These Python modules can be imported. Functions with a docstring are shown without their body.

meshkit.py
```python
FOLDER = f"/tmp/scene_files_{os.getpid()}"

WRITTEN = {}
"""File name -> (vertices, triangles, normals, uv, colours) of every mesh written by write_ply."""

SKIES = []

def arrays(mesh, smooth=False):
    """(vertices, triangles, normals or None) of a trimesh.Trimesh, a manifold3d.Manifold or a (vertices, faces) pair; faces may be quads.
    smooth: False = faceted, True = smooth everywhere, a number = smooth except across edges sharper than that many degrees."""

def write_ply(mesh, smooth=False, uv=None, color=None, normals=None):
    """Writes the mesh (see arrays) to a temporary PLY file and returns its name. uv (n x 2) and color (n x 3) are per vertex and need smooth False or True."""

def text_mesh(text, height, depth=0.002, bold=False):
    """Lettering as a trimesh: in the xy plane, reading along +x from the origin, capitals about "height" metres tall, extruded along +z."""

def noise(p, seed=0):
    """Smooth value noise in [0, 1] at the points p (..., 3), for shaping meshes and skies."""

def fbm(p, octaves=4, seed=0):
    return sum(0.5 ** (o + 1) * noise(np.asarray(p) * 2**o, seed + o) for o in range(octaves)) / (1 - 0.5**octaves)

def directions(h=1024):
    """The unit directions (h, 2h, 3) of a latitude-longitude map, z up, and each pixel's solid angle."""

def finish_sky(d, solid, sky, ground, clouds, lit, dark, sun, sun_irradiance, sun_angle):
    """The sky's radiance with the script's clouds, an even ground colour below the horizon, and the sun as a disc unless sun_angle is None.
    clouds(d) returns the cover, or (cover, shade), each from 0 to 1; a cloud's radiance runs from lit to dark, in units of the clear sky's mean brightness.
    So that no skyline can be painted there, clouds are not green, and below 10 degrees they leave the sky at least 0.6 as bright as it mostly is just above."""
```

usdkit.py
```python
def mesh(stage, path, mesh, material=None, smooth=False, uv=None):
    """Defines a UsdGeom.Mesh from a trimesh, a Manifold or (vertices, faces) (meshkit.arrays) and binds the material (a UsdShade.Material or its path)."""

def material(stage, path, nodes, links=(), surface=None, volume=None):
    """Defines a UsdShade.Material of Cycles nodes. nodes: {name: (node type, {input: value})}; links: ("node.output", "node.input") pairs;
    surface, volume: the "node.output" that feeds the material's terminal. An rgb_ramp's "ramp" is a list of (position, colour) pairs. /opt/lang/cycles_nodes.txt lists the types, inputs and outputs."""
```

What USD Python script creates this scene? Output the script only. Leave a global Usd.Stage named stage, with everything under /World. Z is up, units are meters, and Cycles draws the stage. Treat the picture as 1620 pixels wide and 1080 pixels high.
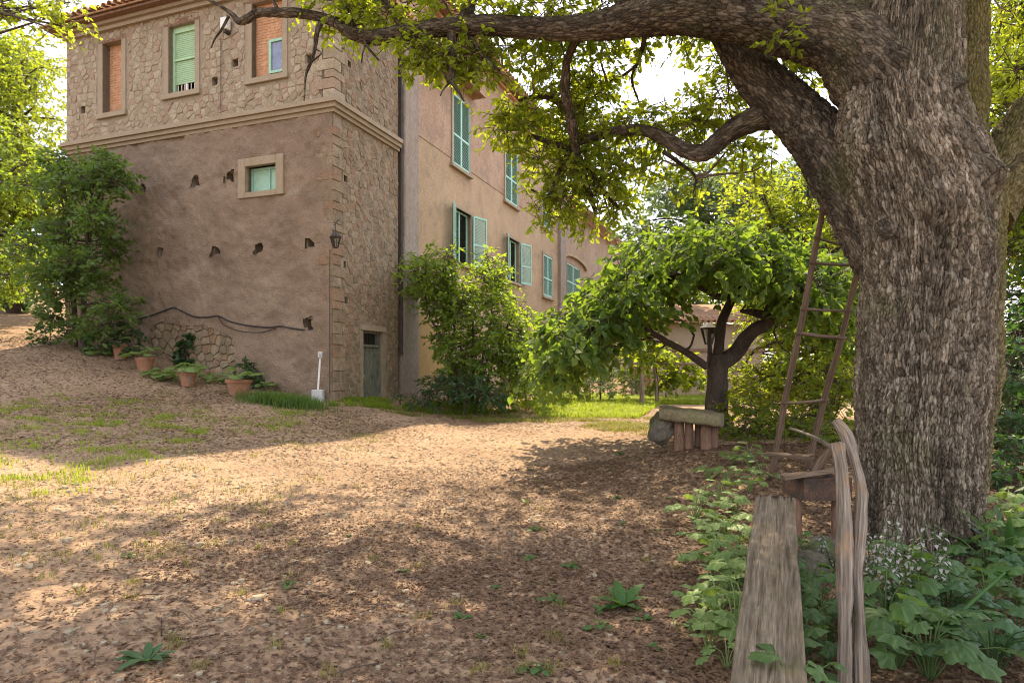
import math, numpy as np, trimesh, usdkit, meshkit
from pxr import Usd, UsdGeom, UsdLux, UsdShade, Gf, Sdf, Vt
from scipy.interpolate import RBFInterpolator
from scipy.spatial import Voronoi, cKDTree
from shapely.geometry import Polygon, box as sbox, Point, LineString
from shapely.ops import unary_union

stage = Usd.Stage.CreateInMemory()
UsdGeom.SetStageUpAxis(stage, UsdGeom.Tokens.z)
UsdGeom.SetStageMetersPerUnit(stage, 1.0)
UsdGeom.Xform.Define(stage, '/World'); UsdGeom.Scope.Define(stage, '/World/Looks')
# ---------------------------------------------------------------- camera, sky, sun, exposure
F, CX, HZ, EYE = 1047.0, 810.0, 590.0, 1.55
cam = UsdGeom.Camera.Define(stage, '/World/camera')
cam.AddTranslateOp().Set((0, 0, EYE)); cam.AddRotateXOp().Set(90.0)
cam.CreateHorizontalApertureAttr(36.0); cam.CreateVerticalApertureAttr(24.0)
cam.CreateFocalLengthAttr(36.0 * F / 1620.0)
cam.CreateVerticalApertureOffsetAttr((HZ - 540.0) / 1620.0 * 36.0)
cam.CreateClippingRangeAttr((0.05, 5000.0))
cam.CreateExposureAttr(2.08)
SUN_EL, SUN_AZ = math.radians(56.0), math.radians(7.0)
SUN = np.array([math.sin(SUN_AZ) * math.cos(SUN_EL), math.cos(SUN_AZ) * math.cos(SUN_EL), math.sin(SUN_EL)])
dome = UsdLux.DomeLight.Define(stage, '/World/sky')
dome.GetPrim().SetCustomDataByKey('kind', 'structure')
skym = usdkit.material(stage, '/World/Looks/sky', {
    'sky': ('sky_texture', {'sky_type': 'single_scattering', 'sun_disc': False, 'sun_elevation': SUN_EL, 'sun_rotation': SUN_AZ, 'aerosol_density': 2.0}),
    'tc': ('texture_coordinate', {}),
    'map': ('mapping', {'scale': (1.0, 1.0, 2.6)}),
    'n': ('noise_texture', {'scale': 2.2, 'detail': 6, 'roughness': 0.55}),
    'r': ('rgb_ramp', {'ramp': [(0.30, (0.45,) * 3), (0.62, (1,) * 3)]}),
    'n2': ('noise_texture', {'scale': 4.0, 'detail': 5}),
    'r2': ('rgb_ramp', {'ramp': [(0.30, (1.9, 1.9, 2.15)), (0.70, (3.7, 3.55, 3.6))]}),
    'mx': ('mix_color', {}),
    'bg': ('background_shader', {'strength': 0.15})},
    [('tc.generated', 'map.vector'), ('map.vector', 'n.vector'), ('map.vector', 'n2.vector'), ('n.fac', 'r.fac'), ('n2.fac', 'r2.fac'),
     ('r.color', 'mx.fac'), ('sky.color', 'mx.a'), ('r2.color', 'mx.b'), ('mx.result', 'bg.color')], surface='bg.background')
UsdShade.MaterialBindingAPI.Apply(dome.GetPrim()).Bind(skym)
sun = UsdLux.DistantLight.Define(stage, '/World/sun')
sun.CreateIntensityAttr(0.62); sun.CreateAngleAttr(0.6); sun.CreateColorAttr((1.0, 0.83, 0.58)); sun.CreateNormalizeAttr(True)
zx = np.cross([0, 0, 1.0], SUN); zx /= np.linalg.norm(zx); zy = np.cross(SUN, zx)
sun.AddTransformOp().Set(Gf.Matrix4d(*zx, 0, *zy, 0, *SUN, 0, 0, 0, 0, 1))

# ---------------------------------------------------------------- helpers
rng = np.random.default_rng(7)
def P(px, py, d):
    return np.array([(px - CX) / F * d, d, EYE + (HZ - py) / F * d])
used = {}
def fresh(parent, name):
    k = used.get((parent, name), 0); used[(parent, name)] = k + 1
    return f'{parent}/{name}' if k == 0 else f'{parent}/{name}_{k:03d}'
def pth(p):
    return '/World' if p is None else str(p.GetPath())
def tag(o, label=None, cat=None, group=None, kind=None):
    for k, v in (('label', label), ('category', cat), ('group', group), ('kind', kind)):
        if v: o.SetCustomDataByKey(k, v)
    return o
def obj(name, m, mat, parent=None, smooth=False, label=None, kind=None):
    u = usdkit.mesh(stage, fresh(pth(parent), name), m[:2] if isinstance(m, tuple) else m, mat, smooth=smooth); p = u.GetPrim()
    if isinstance(m, tuple) and len(m) > 2: UsdGeom.PrimvarsAPI(u).CreatePrimvar('grain', Sdf.ValueTypeNames.Float3Array, 'vertex').Set(Vt.Vec3fArray.FromNumpy(np.asarray(m[2], np.float32)[cKDTree(m[0]).query(np.array(u.GetPointsAttr().Get()))[1]]))
    return tag(p, label, kind=kind)
def thing(name, label, cat, loc=(0, 0, 0), rz=0.0, group=None, sc=1.0):
    x = UsdGeom.Xform.Define(stage, fresh('/World', name))
    x.AddTranslateOp().Set(tuple(map(float, loc))); x.AddRotateZOp().Set(float(rz)); x.AddScaleOp().Set((sc, sc, sc))
    return tag(x.GetPrim(), label, cat, group)
def dup(root, loc, rz=0.0, sc=1.0, label=None, group=None):
    was = root.GetCustomData(); base = root.GetName()
    if base[-4:-3] == '_' and base[-3:].isdigit(): base = base[:-4]
    r = thing(base, label or was['label'], was['category'], loc, rz, group or was.get('group'), sc)
    r.GetReferences().AddInternalReference(root.GetPath()); r.SetInstanceable(True)
    return r
def cat(ms):
    V, Fc, n = [], [], 0
    for m in ms:
        v, f = (np.asarray(m.vertices), np.asarray(m.faces)) if hasattr(m, 'vertices') else m
        V.append(v); Fc.append(np.asarray(f) + n); n += len(v)
    return np.vstack(V), np.vstack(Fc)
def bx(x0, x1, y0, y1, z0, z1, ch=0.0):
    """box, its long edges chamfered when ch > 0"""
    if ch <= 0:
        m = trimesh.creation.box([x1 - x0, y1 - y0, z1 - z0]); m.apply_translation([(x0 + x1) / 2, (y0 + y1) / 2, (z0 + z1) / 2]); return np.array(m.vertices), np.array(m.faces)
    import itertools
    pts = []
    for sx, sy, sz in itertools.product((0, 1), (0, 1), (0, 1)):
        X, Y, Z = (x0, x1)[sx], (y0, y1)[sy], (z0, z1)[sz]
        dx, dy, dz = ch * (1 - 2 * sx), ch * (1 - 2 * sy), ch * (1 - 2 * sz)
        pts += [(X, Y + dy, Z + dz), (X + dx, Y, Z + dz), (X + dx, Y + dy, Z)]
    h = trimesh.convex.convex_hull(np.array(pts)); return np.array(h.vertices), np.array(h.faces)
def catmull(pts, n):
    p = np.asarray(pts, float); p = np.vstack([2 * p[0] - p[1], p, 2 * p[-1] - p[-2]])
    seg = np.linspace(0, len(p) - 3 - 1e-9, n); i = seg.astype(int); t = (seg - i)[:, None]
    a, b, c, d = p[i], p[i + 1], p[i + 2], p[i + 3]
    return 0.5 * ((2 * b) + (c - a) * t + (2 * a - 5 * b + 4 * c - d) * t ** 2 + (3 * b - a - 3 * c + d) * t ** 3)
def tube(pts, radii, sides=8, n=None, bump=None, cap=True, grain=False):
    """a tapering tube along a smooth path; bump(arc, length, points) gives the outward displacement"""
    n = n or max(2, len(pts) * 4)
    path = catmull(pts, n) if len(pts) > 2 else np.linspace(pts[0], pts[1], n)
    r = np.interp(np.linspace(0, 1, n), np.linspace(0, 1, len(radii)), radii)
    T = np.gradient(path, axis=0); T /= np.linalg.norm(T, axis=1, keepdims=True) + 1e-12
    A = np.zeros_like(T); a = np.cross(T[0], [0, 1.0, 0.01]); a /= np.linalg.norm(a); A[0] = a
    for i in range(1, n):
        a = A[i - 1] - T[i] * (A[i - 1] @ T[i]); A[i] = a / np.linalg.norm(a)
    B = np.cross(T, A)
    th = np.linspace(0, 2 * np.pi, sides, endpoint=False)
    dirs = np.cos(th)[None, :, None] * A[:, None] + np.sin(th)[None, :, None] * B[:, None]
    V = path[:, None] + r[:, None, None] * dirs
    if bump is not None:
        L = np.concatenate([[0], np.cumsum(np.linalg.norm(np.diff(path, axis=0), axis=1))])
        V = V + bump(th[None, :] * np.ones((n, 1)), L[:, None] * np.ones((1, sides)), r[:, None] * np.ones((1, sides)), V)[..., None] * dirs
    i, j = np.meshgrid(np.arange(n - 1), np.arange(sides), indexing='ij'); k = (j + 1) % sides
    q = np.stack([i * sides + j, i * sides + k, (i + 1) * sides + k, (i + 1) * sides + j], -1).reshape(-1, 4)
    f = np.vstack([q[:, [0, 1, 2]], q[:, [0, 2, 3]]])
    Lg = np.concatenate([[0], np.cumsum(np.linalg.norm(np.diff(path, axis=0), axis=1))])[:, None] * np.ones((1, sides)); rm = r.mean()
    G = np.stack([r[:, None] * np.cos(th)[None], r[:, None] * np.sin(th)[None], Lg], -1).reshape(-1, 3)
    V = V.reshape(-1, 3)
    if cap:
        m = len(V); V = np.vstack([V, path[0], path[-1]]); s = np.arange(sides); s2 = (s + 1) % sides
        f = np.vstack([f, np.stack([s2, s, np.full(sides, m)], 1), np.stack([(n - 1) * sides + s, (n - 1) * sides + s2, np.full(sides, m + 1)], 1)])
    if cap: G = np.vstack([G, G[0] * [0, 0, 1], G[-1] * [0, 0, 1]])
    return (V, f, G) if grain else (V, f)
def rev(profile, n=20):
    m = trimesh.creation.revolve(np.array(profile, float), sections=n); return np.array(m.vertices), np.array(m.faces)
def mv(m, t=(0, 0, 0), rz=0.0, s=1.0):
    v = np.asarray(m[0], float) * s; c, q = math.cos(rz), math.sin(rz)
    return np.stack([v[:, 0] * c - v[:, 1] * q, v[:, 0] * q + v[:, 1] * c, v[:, 2]], 1) + np.asarray(t), m[1]

# ---------------------------------------------------------------- materials
def M(name, nodes, links, surface): return usdkit.material(stage, '/World/Looks/' + name, nodes, links, surface=surface)
def rough_mat(name, stops, scale=4.0, bump=0.3, bscale=40.0, rough=0.9, stretch=(1, 1, 1), dist=0.02, spec=0.2, spread=(0.3, 0.7), mottle=None, detail=8, coord=None):
    n = len(stops); ramp = [(spread[0] + (spread[1] - spread[0]) * i / max(1, n - 1), c) for i, c in enumerate(stops)]
    nodes = {'at': ('attribute', {'attribute': 'grain'}), 'g': ('geometry', {}), 'mp': ('mapping', {'scale': stretch}), 'n': ('noise_texture', {'scale': scale, 'detail': detail, 'roughness': 0.62}), 'r': ('rgb_ramp', {'ramp': ramp}),
             'n2': ('noise_texture', {'scale': bscale, 'detail': 6, 'roughness': 0.6}), 'b': ('bump', {'strength': bump, 'distance': dist}),
             'n3': ('noise_texture', {'scale': bscale * 1.7, 'detail': 3}), 'r3': ('rgb_ramp', {'ramp': [(0.3, (0.72,) * 3), (0.7, (1.22,) * 3)]}), 'mm': ('mix_color', {'blend_type': 'multiply', 'fac': 1.0, 'use_clamp': False}),
             'p': ('principled_bsdf', {'roughness': rough, 'specular_ior_level': spec})}
    links = [('at.vector' if coord else 'g.position', 'mp.vector'), ('mp.vector', 'n.vector'), ('n.fac', 'r.fac'), ('mp.vector', 'n2.vector'), ('mp.vector', 'n3.vector'), ('n2.fac', 'b.height'), ('n3.fac', 'r3.fac'),
             ('r.color', 'mm.a'), ('r3.color', 'mm.b'), ('b.normal', 'p.normal')]
    out = 'mm.result'
    if mottle:
        sc, col, lo, hi = mottle
        nodes['nm'] = ('noise_texture', {'scale': sc, 'detail': 6, 'roughness': 0.65}); nodes['rm'] = ('rgb_ramp', {'ramp': [(lo, (0,) * 3), (hi, (1,) * 3)]}); nodes['mo'] = ('mix_color', {'b': col})
        links += [('g.position', 'nm.vector'), ('nm.fac', 'rm.fac'), ('rm.color', 'mo.fac'), (out, 'mo.a')]; out = 'mo.result'
    links.append((out, 'p.base_color'))
    return M(name, nodes, links, 'p.BSDF')
def leaf_mat(name, stops, trans, fac=0.45, rough=0.45, spec=0.35):
    n = len(stops)
    nodes = {'g': ('geometry', {}), 'r': ('rgb_ramp', {'ramp': [(i / max(1, n - 1), c) for i, c in enumerate(stops)]}),
             'rt': ('rgb_ramp', {'ramp': [(i / max(1, len(trans) - 1), c) for i, c in enumerate(trans)]}),
             'p': ('principled_bsdf', {'roughness': rough, 'specular_ior_level': spec}), 't': ('translucent_bsdf', {}), 'm': ('mix_closure', {'fac': fac})}
    return M(name, nodes, [('g.random_per_island', 'r.fac'), ('g.random_per_island', 'rt.fac'), ('r.color', 'p.base_color'), ('rt.color', 't.color'), ('p.BSDF', 'm.closure1'), ('t.BSDF', 'm.closure2')], 'm.closure')
def vein_mat(name, dark, light, vein, trans):
    return M(name, {'at': ('attribute', {'attribute': 'grain'}), 'sx': ('separate_xyz', {}), 'an': ('math', {'math_type': 'arctan2'}), 'mu': ('math', {'math_type': 'multiply', 'value2': 2.3}), 'pp': ('math', {'math_type': 'pingpong', 'value2': 0.5}), 'vr': ('rgb_ramp', {'ramp': [(0.0, (0.75,) * 3), (0.07, (0.3,) * 3), (0.14, (0,) * 3)]}),
        'g': ('geometry', {}), 'n': ('noise_texture', {'scale': 22, 'detail': 6}), 'n0': ('noise_texture', {'scale': 3.5, 'detail': 2}), 'ad': ('math', {'math_type': 'multiply_add', 'value2': 0.5}), 'hf': ('math', {'math_type': 'multiply', 'value2': 0.55}), 'r': ('rgb_ramp', {'ramp': [(0.32, dark), (0.66, light)]}), 'mx': ('mix_color', {'b': vein}), 'b': ('bump', {'strength': 0.5, 'distance': 0.01}),
        'p': ('principled_bsdf', {'roughness': 0.5, 'specular_ior_level': 0.3}), 't': ('translucent_bsdf', {'color': trans}), 'm': ('mix_closure', {'fac': 0.33})},
        [('at.vector', 'sx.vector'), ('sx.x', 'an.value1'), ('sx.y', 'an.value2'), ('an.value', 'mu.value1'), ('mu.value', 'pp.value1'), ('pp.value', 'vr.fac'), ('g.position', 'n.vector'), ('g.position', 'n0.vector'), ('n.fac', 'ad.value1'), ('n0.fac', 'hf.value1'), ('hf.value', 'ad.value3'), ('ad.value', 'r.fac'),
         ('r.color', 'mx.a'), ('vr.color', 'mx.fac'), ('mx.result', 'p.base_color'), ('n.fac', 'b.height'), ('b.normal', 'p.normal'), ('p.BSDF', 'm.closure1'), ('t.BSDF', 'm.closure2')], 'm.closure')
def plain(name, col, rough=0.6, metallic=0.0, bump=0.1, bscale=60, var=0.25, spec=0.3):
    c = np.array(col)
    return rough_mat(name, [tuple(c * (1 - var)), tuple(c * (1 + var))], scale=7, bump=bump, bscale=bscale, rough=rough, dist=0.005, spec=spec)

STONE = [rough_mat(f'stone_{"abcd"[i]}', s, scale=2.2, bump=0.8, bscale=18, dist=0.03, mottle=(9.0, (0.190, 0.158, 0.116), 0.52, 0.75)) for i, s in enumerate([
    [(0.273, 0.213, 0.137), (0.365, 0.298, 0.207)], [(0.241, 0.183, 0.116), (0.332, 0.264, 0.178)], [(0.290, 0.230, 0.158), (0.398, 0.332, 0.232)], [(0.249, 0.175, 0.116), (0.339, 0.246, 0.166)]])]
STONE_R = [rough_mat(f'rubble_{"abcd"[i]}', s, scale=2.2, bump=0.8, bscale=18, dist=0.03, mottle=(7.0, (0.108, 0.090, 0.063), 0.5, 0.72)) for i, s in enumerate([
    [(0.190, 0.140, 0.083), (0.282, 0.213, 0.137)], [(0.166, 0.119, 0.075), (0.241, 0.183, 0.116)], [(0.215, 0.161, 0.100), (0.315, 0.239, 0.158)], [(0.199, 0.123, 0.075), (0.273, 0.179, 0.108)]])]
M_mortar = rough_mat('mortar', [(0.220, 0.174, 0.122), (0.309, 0.248, 0.175)], scale=6, bump=0.8, bscale=30)
M_stucco = rough_mat('rough_render', [(0.192, 0.137, 0.093), (0.254, 0.183, 0.127), (0.316, 0.237, 0.168)], scale=1.1, bump=1.0, bscale=26, dist=0.06, mottle=(0.9, (0.124, 0.090, 0.063), 0.54, 0.78))
M_band = rough_mat('cut_stone', [(0.265, 0.207, 0.137), (0.328, 0.261, 0.182)], scale=3, bump=0.5, bscale=30, mottle=(3.0, (0.24, 0.19, 0.14), 0.55, 0.8))
M_plaster = rough_mat('old_plaster', [(0.264, 0.168, 0.102), (0.328, 0.218, 0.139), (0.376, 0.260, 0.172)], scale=0.8, bump=0.35, bscale=14, stretch=(1, 1, 0.6), mottle=(1.1, (0.19, 0.135, 0.097), 0.5, 0.74))
M_plaster2 = rough_mat('ochre_plaster', [(0.320, 0.224, 0.129), (0.400, 0.288, 0.172)], scale=1.2, bump=0.35, bscale=14, mottle=(1.3, (0.22, 0.165, 0.11), 0.5, 0.75))
M_pier = rough_mat('grey_plaster', [(0.216, 0.169, 0.130), (0.288, 0.238, 0.187)], scale=1.5, bump=0.4, bscale=20, stretch=(1, 1, 0.25), mottle=(2.0, (0.20, 0.15, 0.11), 0.5, 0.75))
M_yellow = rough_mat('yellow_plaster', [(0.304, 0.186, 0.062), (0.343, 0.223, 0.099)], scale=3, bump=0.3, bscale=20)
M_brick = rough_mat('brick_infill', [(0.410, 0.206, 0.108), (0.508, 0.284, 0.153)], scale=3, bump=0.3, bscale=30, mottle=(6.0, (0.50, 0.33, 0.21), 0.5, 0.7))
M_tile = rough_mat('roof_tile', [(0.30, 0.15, 0.085), (0.42, 0.24, 0.14), (0.36, 0.27, 0.18)], scale=3, bump=0.4, bscale=30, mottle=(4.0, (0.20, 0.17, 0.12), 0.5, 0.7))
M_shut = rough_mat('green_paint', [(0.25, 0.47, 0.37), (0.33, 0.57, 0.46)], scale=2.5, bump=0.1, bscale=60, rough=0.55, dist=0.005, spec=0.4, mottle=(6.0, (0.36, 0.44, 0.37), 0.52, 0.75))
M_blind = plain('blind_green', (0.34, 0.50, 0.30), rough=0.5, var=0.12)
M_frame = plain('frame_green', (0.30, 0.50, 0.36), rough=0.5, var=0.12)
M_white = plain('white_paint', (0.68, 0.66, 0.62), rough=0.5, var=0.08)
M_dark = plain('opening_shade', (0.022, 0.02, 0.018), rough=0.9)  # near-black stands in for the shade inside rooms, wall holes and transom
M_iron = plain('dark_iron', (0.045, 0.037, 0.032), rough=0.55, var=0.35)
M_rust = rough_mat('rusty_iron', [(0.03, 0.024, 0.02), (0.06, 0.042, 0.032), (0.13, 0.062, 0.034)], scale=9, bump=0.5, bscale=30, rough=0.75)
M_cable = plain('black_cable', (0.03, 0.027, 0.025), rough=0.6)
M_curtain = plain('curtain', (0.55, 0.52, 0.46), rough=0.9, var=0.1)
M_grey = plain('grey_plastic', (0.47, 0.47, 0.46), rough=0.5, var=0.1)
M_terra = rough_mat('terracotta', [(0.24, 0.105, 0.058), (0.36, 0.175, 0.10)], scale=8, bump=0.3, bscale=40, mottle=(7.0, (0.20, 0.16, 0.115), 0.47, 0.66))
M_door = rough_mat('weathered_door', [(0.07, 0.075, 0.055), (0.15, 0.155, 0.115), (0.24, 0.235, 0.18)], scale=9, stretch=(2, 2, 0.5), bump=0.4, bscale=30)
M_glass = M('pane_glass', {'f': ('fresnel', {'IOR': 1.5}), 't': ('transparent_bsdf', {'color': (0.82, 0.87, 0.87)}), 'gl': ('glossy_bsdf', {'roughness': 0.03}), 'm': ('mix_closure', {})},
            [('f.fac', 'm.fac'), ('t.BSDF', 'm.closure1'), ('gl.BSDF', 'm.closure2')], 'm.closure')
def wood_mat(name, stops, bump=0.6, mottle=None):
    return rough_mat(name, stops, scale=2.2, stretch=(20, 20, 0.9), bump=bump, bscale=5, dist=0.02, mottle=mottle, coord='grain')
M_post = wood_mat('weathered_post', [(0.07, 0.054, 0.04), (0.18, 0.145, 0.11), (0.29, 0.24, 0.185)], 0.7, mottle=(5.0, (0.30, 0.175, 0.085), 0.55, 0.7))
M_plank = wood_mat('grey_plank', [(0.13, 0.10, 0.07), (0.205, 0.16, 0.112), (0.29, 0.23, 0.165)], 0.9, mottle=(7.0, (0.13, 0.115, 0.06), 0.52, 0.7))
M_ladder = wood_mat('ladder_wood', [(0.06, 0.04, 0.027), (0.125, 0.085, 0.058), (0.19, 0.14, 0.10)], 0.5)
M_log = rough_mat('log_wood', [(0.13, 0.075, 0.05), (0.25, 0.15, 0.10)], scale=8, stretch=(2, 2, 0.4), bump=0.6, bscale=20)
M_slab = rough_mat('mossy_slab', [(0.13, 0.105, 0.055), (0.20, 0.165, 0.10), (0.15, 0.15, 0.055)], scale=4, bump=0.7, bscale=24)
M_rock = rough_mat('dark_rock', [(0.075, 0.065, 0.05), (0.17, 0.145, 0.11)], scale=5, bump=0.8, bscale=18, mottle=(4.0, (0.085, 0.095, 0.035), 0.5, 0.65))
M_bark0 = rough_mat('oak_bark', [(0.085, 0.062, 0.047), (0.17, 0.128, 0.098), (0.30, 0.245, 0.195)], scale=6.0, stretch=(1, 1, 0.45), bump=0.7, bscale=36, dist=0.015, mottle=(2.0, (0.145, 0.14, 0.075), 0.54, 0.74))
def bark_mat(name, ramp, moss):
    return M(name, {'at': ('attribute', {'attribute': 'grain'}), 'g': ('geometry', {}), 'nw': ('noise_texture', {'scale': 7.0, 'detail': 3}), 'sw': ('vector_math', {'math_type': 'scale', 'scale': 0.02}), 'ad': ('vector_math', {'math_type': 'add'}),
        'mp': ('mapping', {'scale': (37.0, 37.0, 11.5)}), 'v': ('voronoi_texture', {'feature': 'distance_to_edge', 'scale': 1.0}), 'vc': ('voronoi_texture', {'feature': 'f1', 'scale': 1.0}), 'rc': ('rgb_ramp', {'ramp': [(0.0, (0,) * 3), (0.16, (0.75,) * 3), (0.5, (1,) * 3)]}),
        'n': ('noise_texture', {'scale': 60.0, 'detail': 8, 'roughness': 0.7}), 'sep': ('separate_color', {}), 'av': ('math', {'math_type': 'multiply_add', 'value2': 0.45}), 'sc': ('math', {'math_type': 'multiply', 'value2': 0.55}), 'r': ('rgb_ramp', {'ramp': ramp}),
        'b1': ('bump', {'strength': 1.0, 'distance': 0.03}), 'b2': ('bump', {'strength': 0.8, 'distance': 0.012}), 'nm': ('noise_texture', {'scale': 1.6, 'detail': 7, 'roughness': 0.65}), 'rm': ('rgb_ramp', {'ramp': [(0.52, (0,) * 3), (0.72, (0.85,) * 3)]}), 'mo': ('mix_color', {'b': moss}),
        'ms': ('mapping', {'scale': (5.0, 5.0, 0.7)}), 'ns': ('noise_texture', {'scale': 1.0, 'detail': 5, 'roughness': 0.6}), 'rs': ('rgb_ramp', {'ramp': [(0.35, (0.55,) * 3), (0.65, (1.25,) * 3)]}), 'st': ('mix_color', {'blend_type': 'multiply', 'fac': 1.0, 'use_clamp': False}), 'xyz': ('separate_xyz', {}), 'mr': ('map_range', {'from_min': 3.98, 'from_max': 4.22, 'to_min': 0.0, 'to_max': 1.5, 'clamp': True}), 'mk': ('math', {'math_type': 'multiply', 'use_clamp': True}), 'm2': ('mix_color', {'b': (0.15, 0.125, 0.035)}), 'p': ('principled_bsdf', {'roughness': 0.92, 'specular_ior_level': 0.15})},
        [('g.position', 'nw.vector'), ('nw.color', 'sw.vector1'), ('at.vector', 'ad.vector1'), ('sw.vector', 'ad.vector2'), ('ad.vector', 'mp.vector'), ('mp.vector', 'v.vector'), ('mp.vector', 'vc.vector'), ('v.distance', 'rc.fac'), ('g.position', 'n.vector'), ('vc.color', 'sep.color'),
         ('sep.r', 'av.value1'), ('n.fac', 'sc.value1'), ('sc.value', 'av.value3'), ('av.value', 'r.fac'), ('rc.color', 'b1.height'), ('n.fac', 'b2.height'), ('b1.normal', 'b2.normal'), ('b2.normal', 'p.normal'), ('g.position', 'nm.vector'), ('nm.fac', 'rm.fac'), ('rm.color', 'mo.fac'), ('r.color', 'mo.a'), ('g.position', 'xyz.vector'), ('xyz.x', 'mr.value'), ('nm.fac', 'mk.value1'), ('mr.result', 'mk.value2'), ('mk.value', 'm2.fac'), ('at.vector', 'ms.vector'), ('ms.vector', 'ns.vector'), ('ns.fac', 'rs.fac'), ('mo.result', 'st.a'), ('rs.color', 'st.b'), ('st.result', 'm2.a'), ('m2.result', 'p.base_color')], 'p.BSDF')
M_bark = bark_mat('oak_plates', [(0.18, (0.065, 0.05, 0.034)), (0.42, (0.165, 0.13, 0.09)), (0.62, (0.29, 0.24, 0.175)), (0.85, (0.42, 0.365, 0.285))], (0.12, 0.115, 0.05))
M_limb = bark_mat('limb_bark', [(0.18, (0.035, 0.027, 0.019)), (0.42, (0.085, 0.066, 0.046)), (0.62, (0.15, 0.12, 0.086)), (0.85, (0.25, 0.21, 0.155))], (0.085, 0.085, 0.035))  # mossy, darker than the trunk; shade under the limbs is put into the colour
M_bark2 = rough_mat('dark_bark', [(0.045, 0.034, 0.027), (0.10, 0.076, 0.06)], scale=7, stretch=(1, 1, 0.4), bump=0.8, bscale=25)
M_twig = rough_mat('twig_bark', [(0.05, 0.036, 0.028), (0.11, 0.082, 0.062)], scale=9, bump=0.3, bscale=40)
M_oakleaf = leaf_mat('oak_leaf', [(0.057, 0.084, 0.014), (0.092, 0.129, 0.020), (0.138, 0.162, 0.026)], [(0.529, 0.605, 0.030), (0.805, 0.762, 0.040), (0.900, 0.806, 0.050)], 0.6)
M_sunleaf = leaf_mat('sunny_leaf', [(0.06, 0.10, 0.015), (0.10, 0.14, 0.02), (0.14, 0.16, 0.025)], [(0.46, 0.54, 0.03), (0.70, 0.66, 0.04), (0.82, 0.64, 0.05)], 0.58)
M_laurel = leaf_mat('laurel_leaf', [(0.060, 0.109, 0.029), (0.096, 0.149, 0.037), (0.144, 0.190, 0.046)], [(0.264, 0.414, 0.044), (0.480, 0.575, 0.055)], 0.42, rough=0.4, spec=0.4)
M_everleaf = leaf_mat('evergreen_leaf', [(0.03, 0.07, 0.022), (0.05, 0.10, 0.03), (0.08, 0.135, 0.036)], [(0.10, 0.22, 0.03), (0.18, 0.32, 0.04)], 0.36, rough=0.35, spec=0.5)
M_midleaf = leaf_mat('broad_leaf', [(0.056, 0.102, 0.031), (0.088, 0.138, 0.040), (0.125, 0.174, 0.048)], [(0.350, 0.504, 0.039), (0.575, 0.648, 0.050), (0.800, 0.744, 0.055)], 0.46, rough=0.6, spec=0.2)
M_bushleaf = leaf_mat('bush_leaf', [(0.072, 0.121, 0.022), (0.108, 0.161, 0.029), (0.156, 0.196, 0.037)], [(0.432, 0.575, 0.033), (0.744, 0.713, 0.044)], 0.5)
M_paleleaf = leaf_mat('pale_leaf', [(0.07, 0.12, 0.045), (0.12, 0.17, 0.065), (0.19, 0.23, 0.10)], [(0.26, 0.36, 0.10), (0.40, 0.46, 0.12)], 0.40)
M_plantleaf = leaf_mat('plant_leaf', [(0.05, 0.12, 0.028), (0.085, 0.17, 0.042), (0.13, 0.21, 0.055)], [(0.24, 0.40, 0.05), (0.36, 0.50, 0.07)], 0.35, rough=0.5)
M_darkplant = leaf_mat('dark_plant_leaf', [(0.045, 0.10, 0.036), (0.07, 0.14, 0.05), (0.10, 0.175, 0.06)], [(0.13, 0.28, 0.05), (0.22, 0.36, 0.06)], 0.33, rough=0.45)
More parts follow.
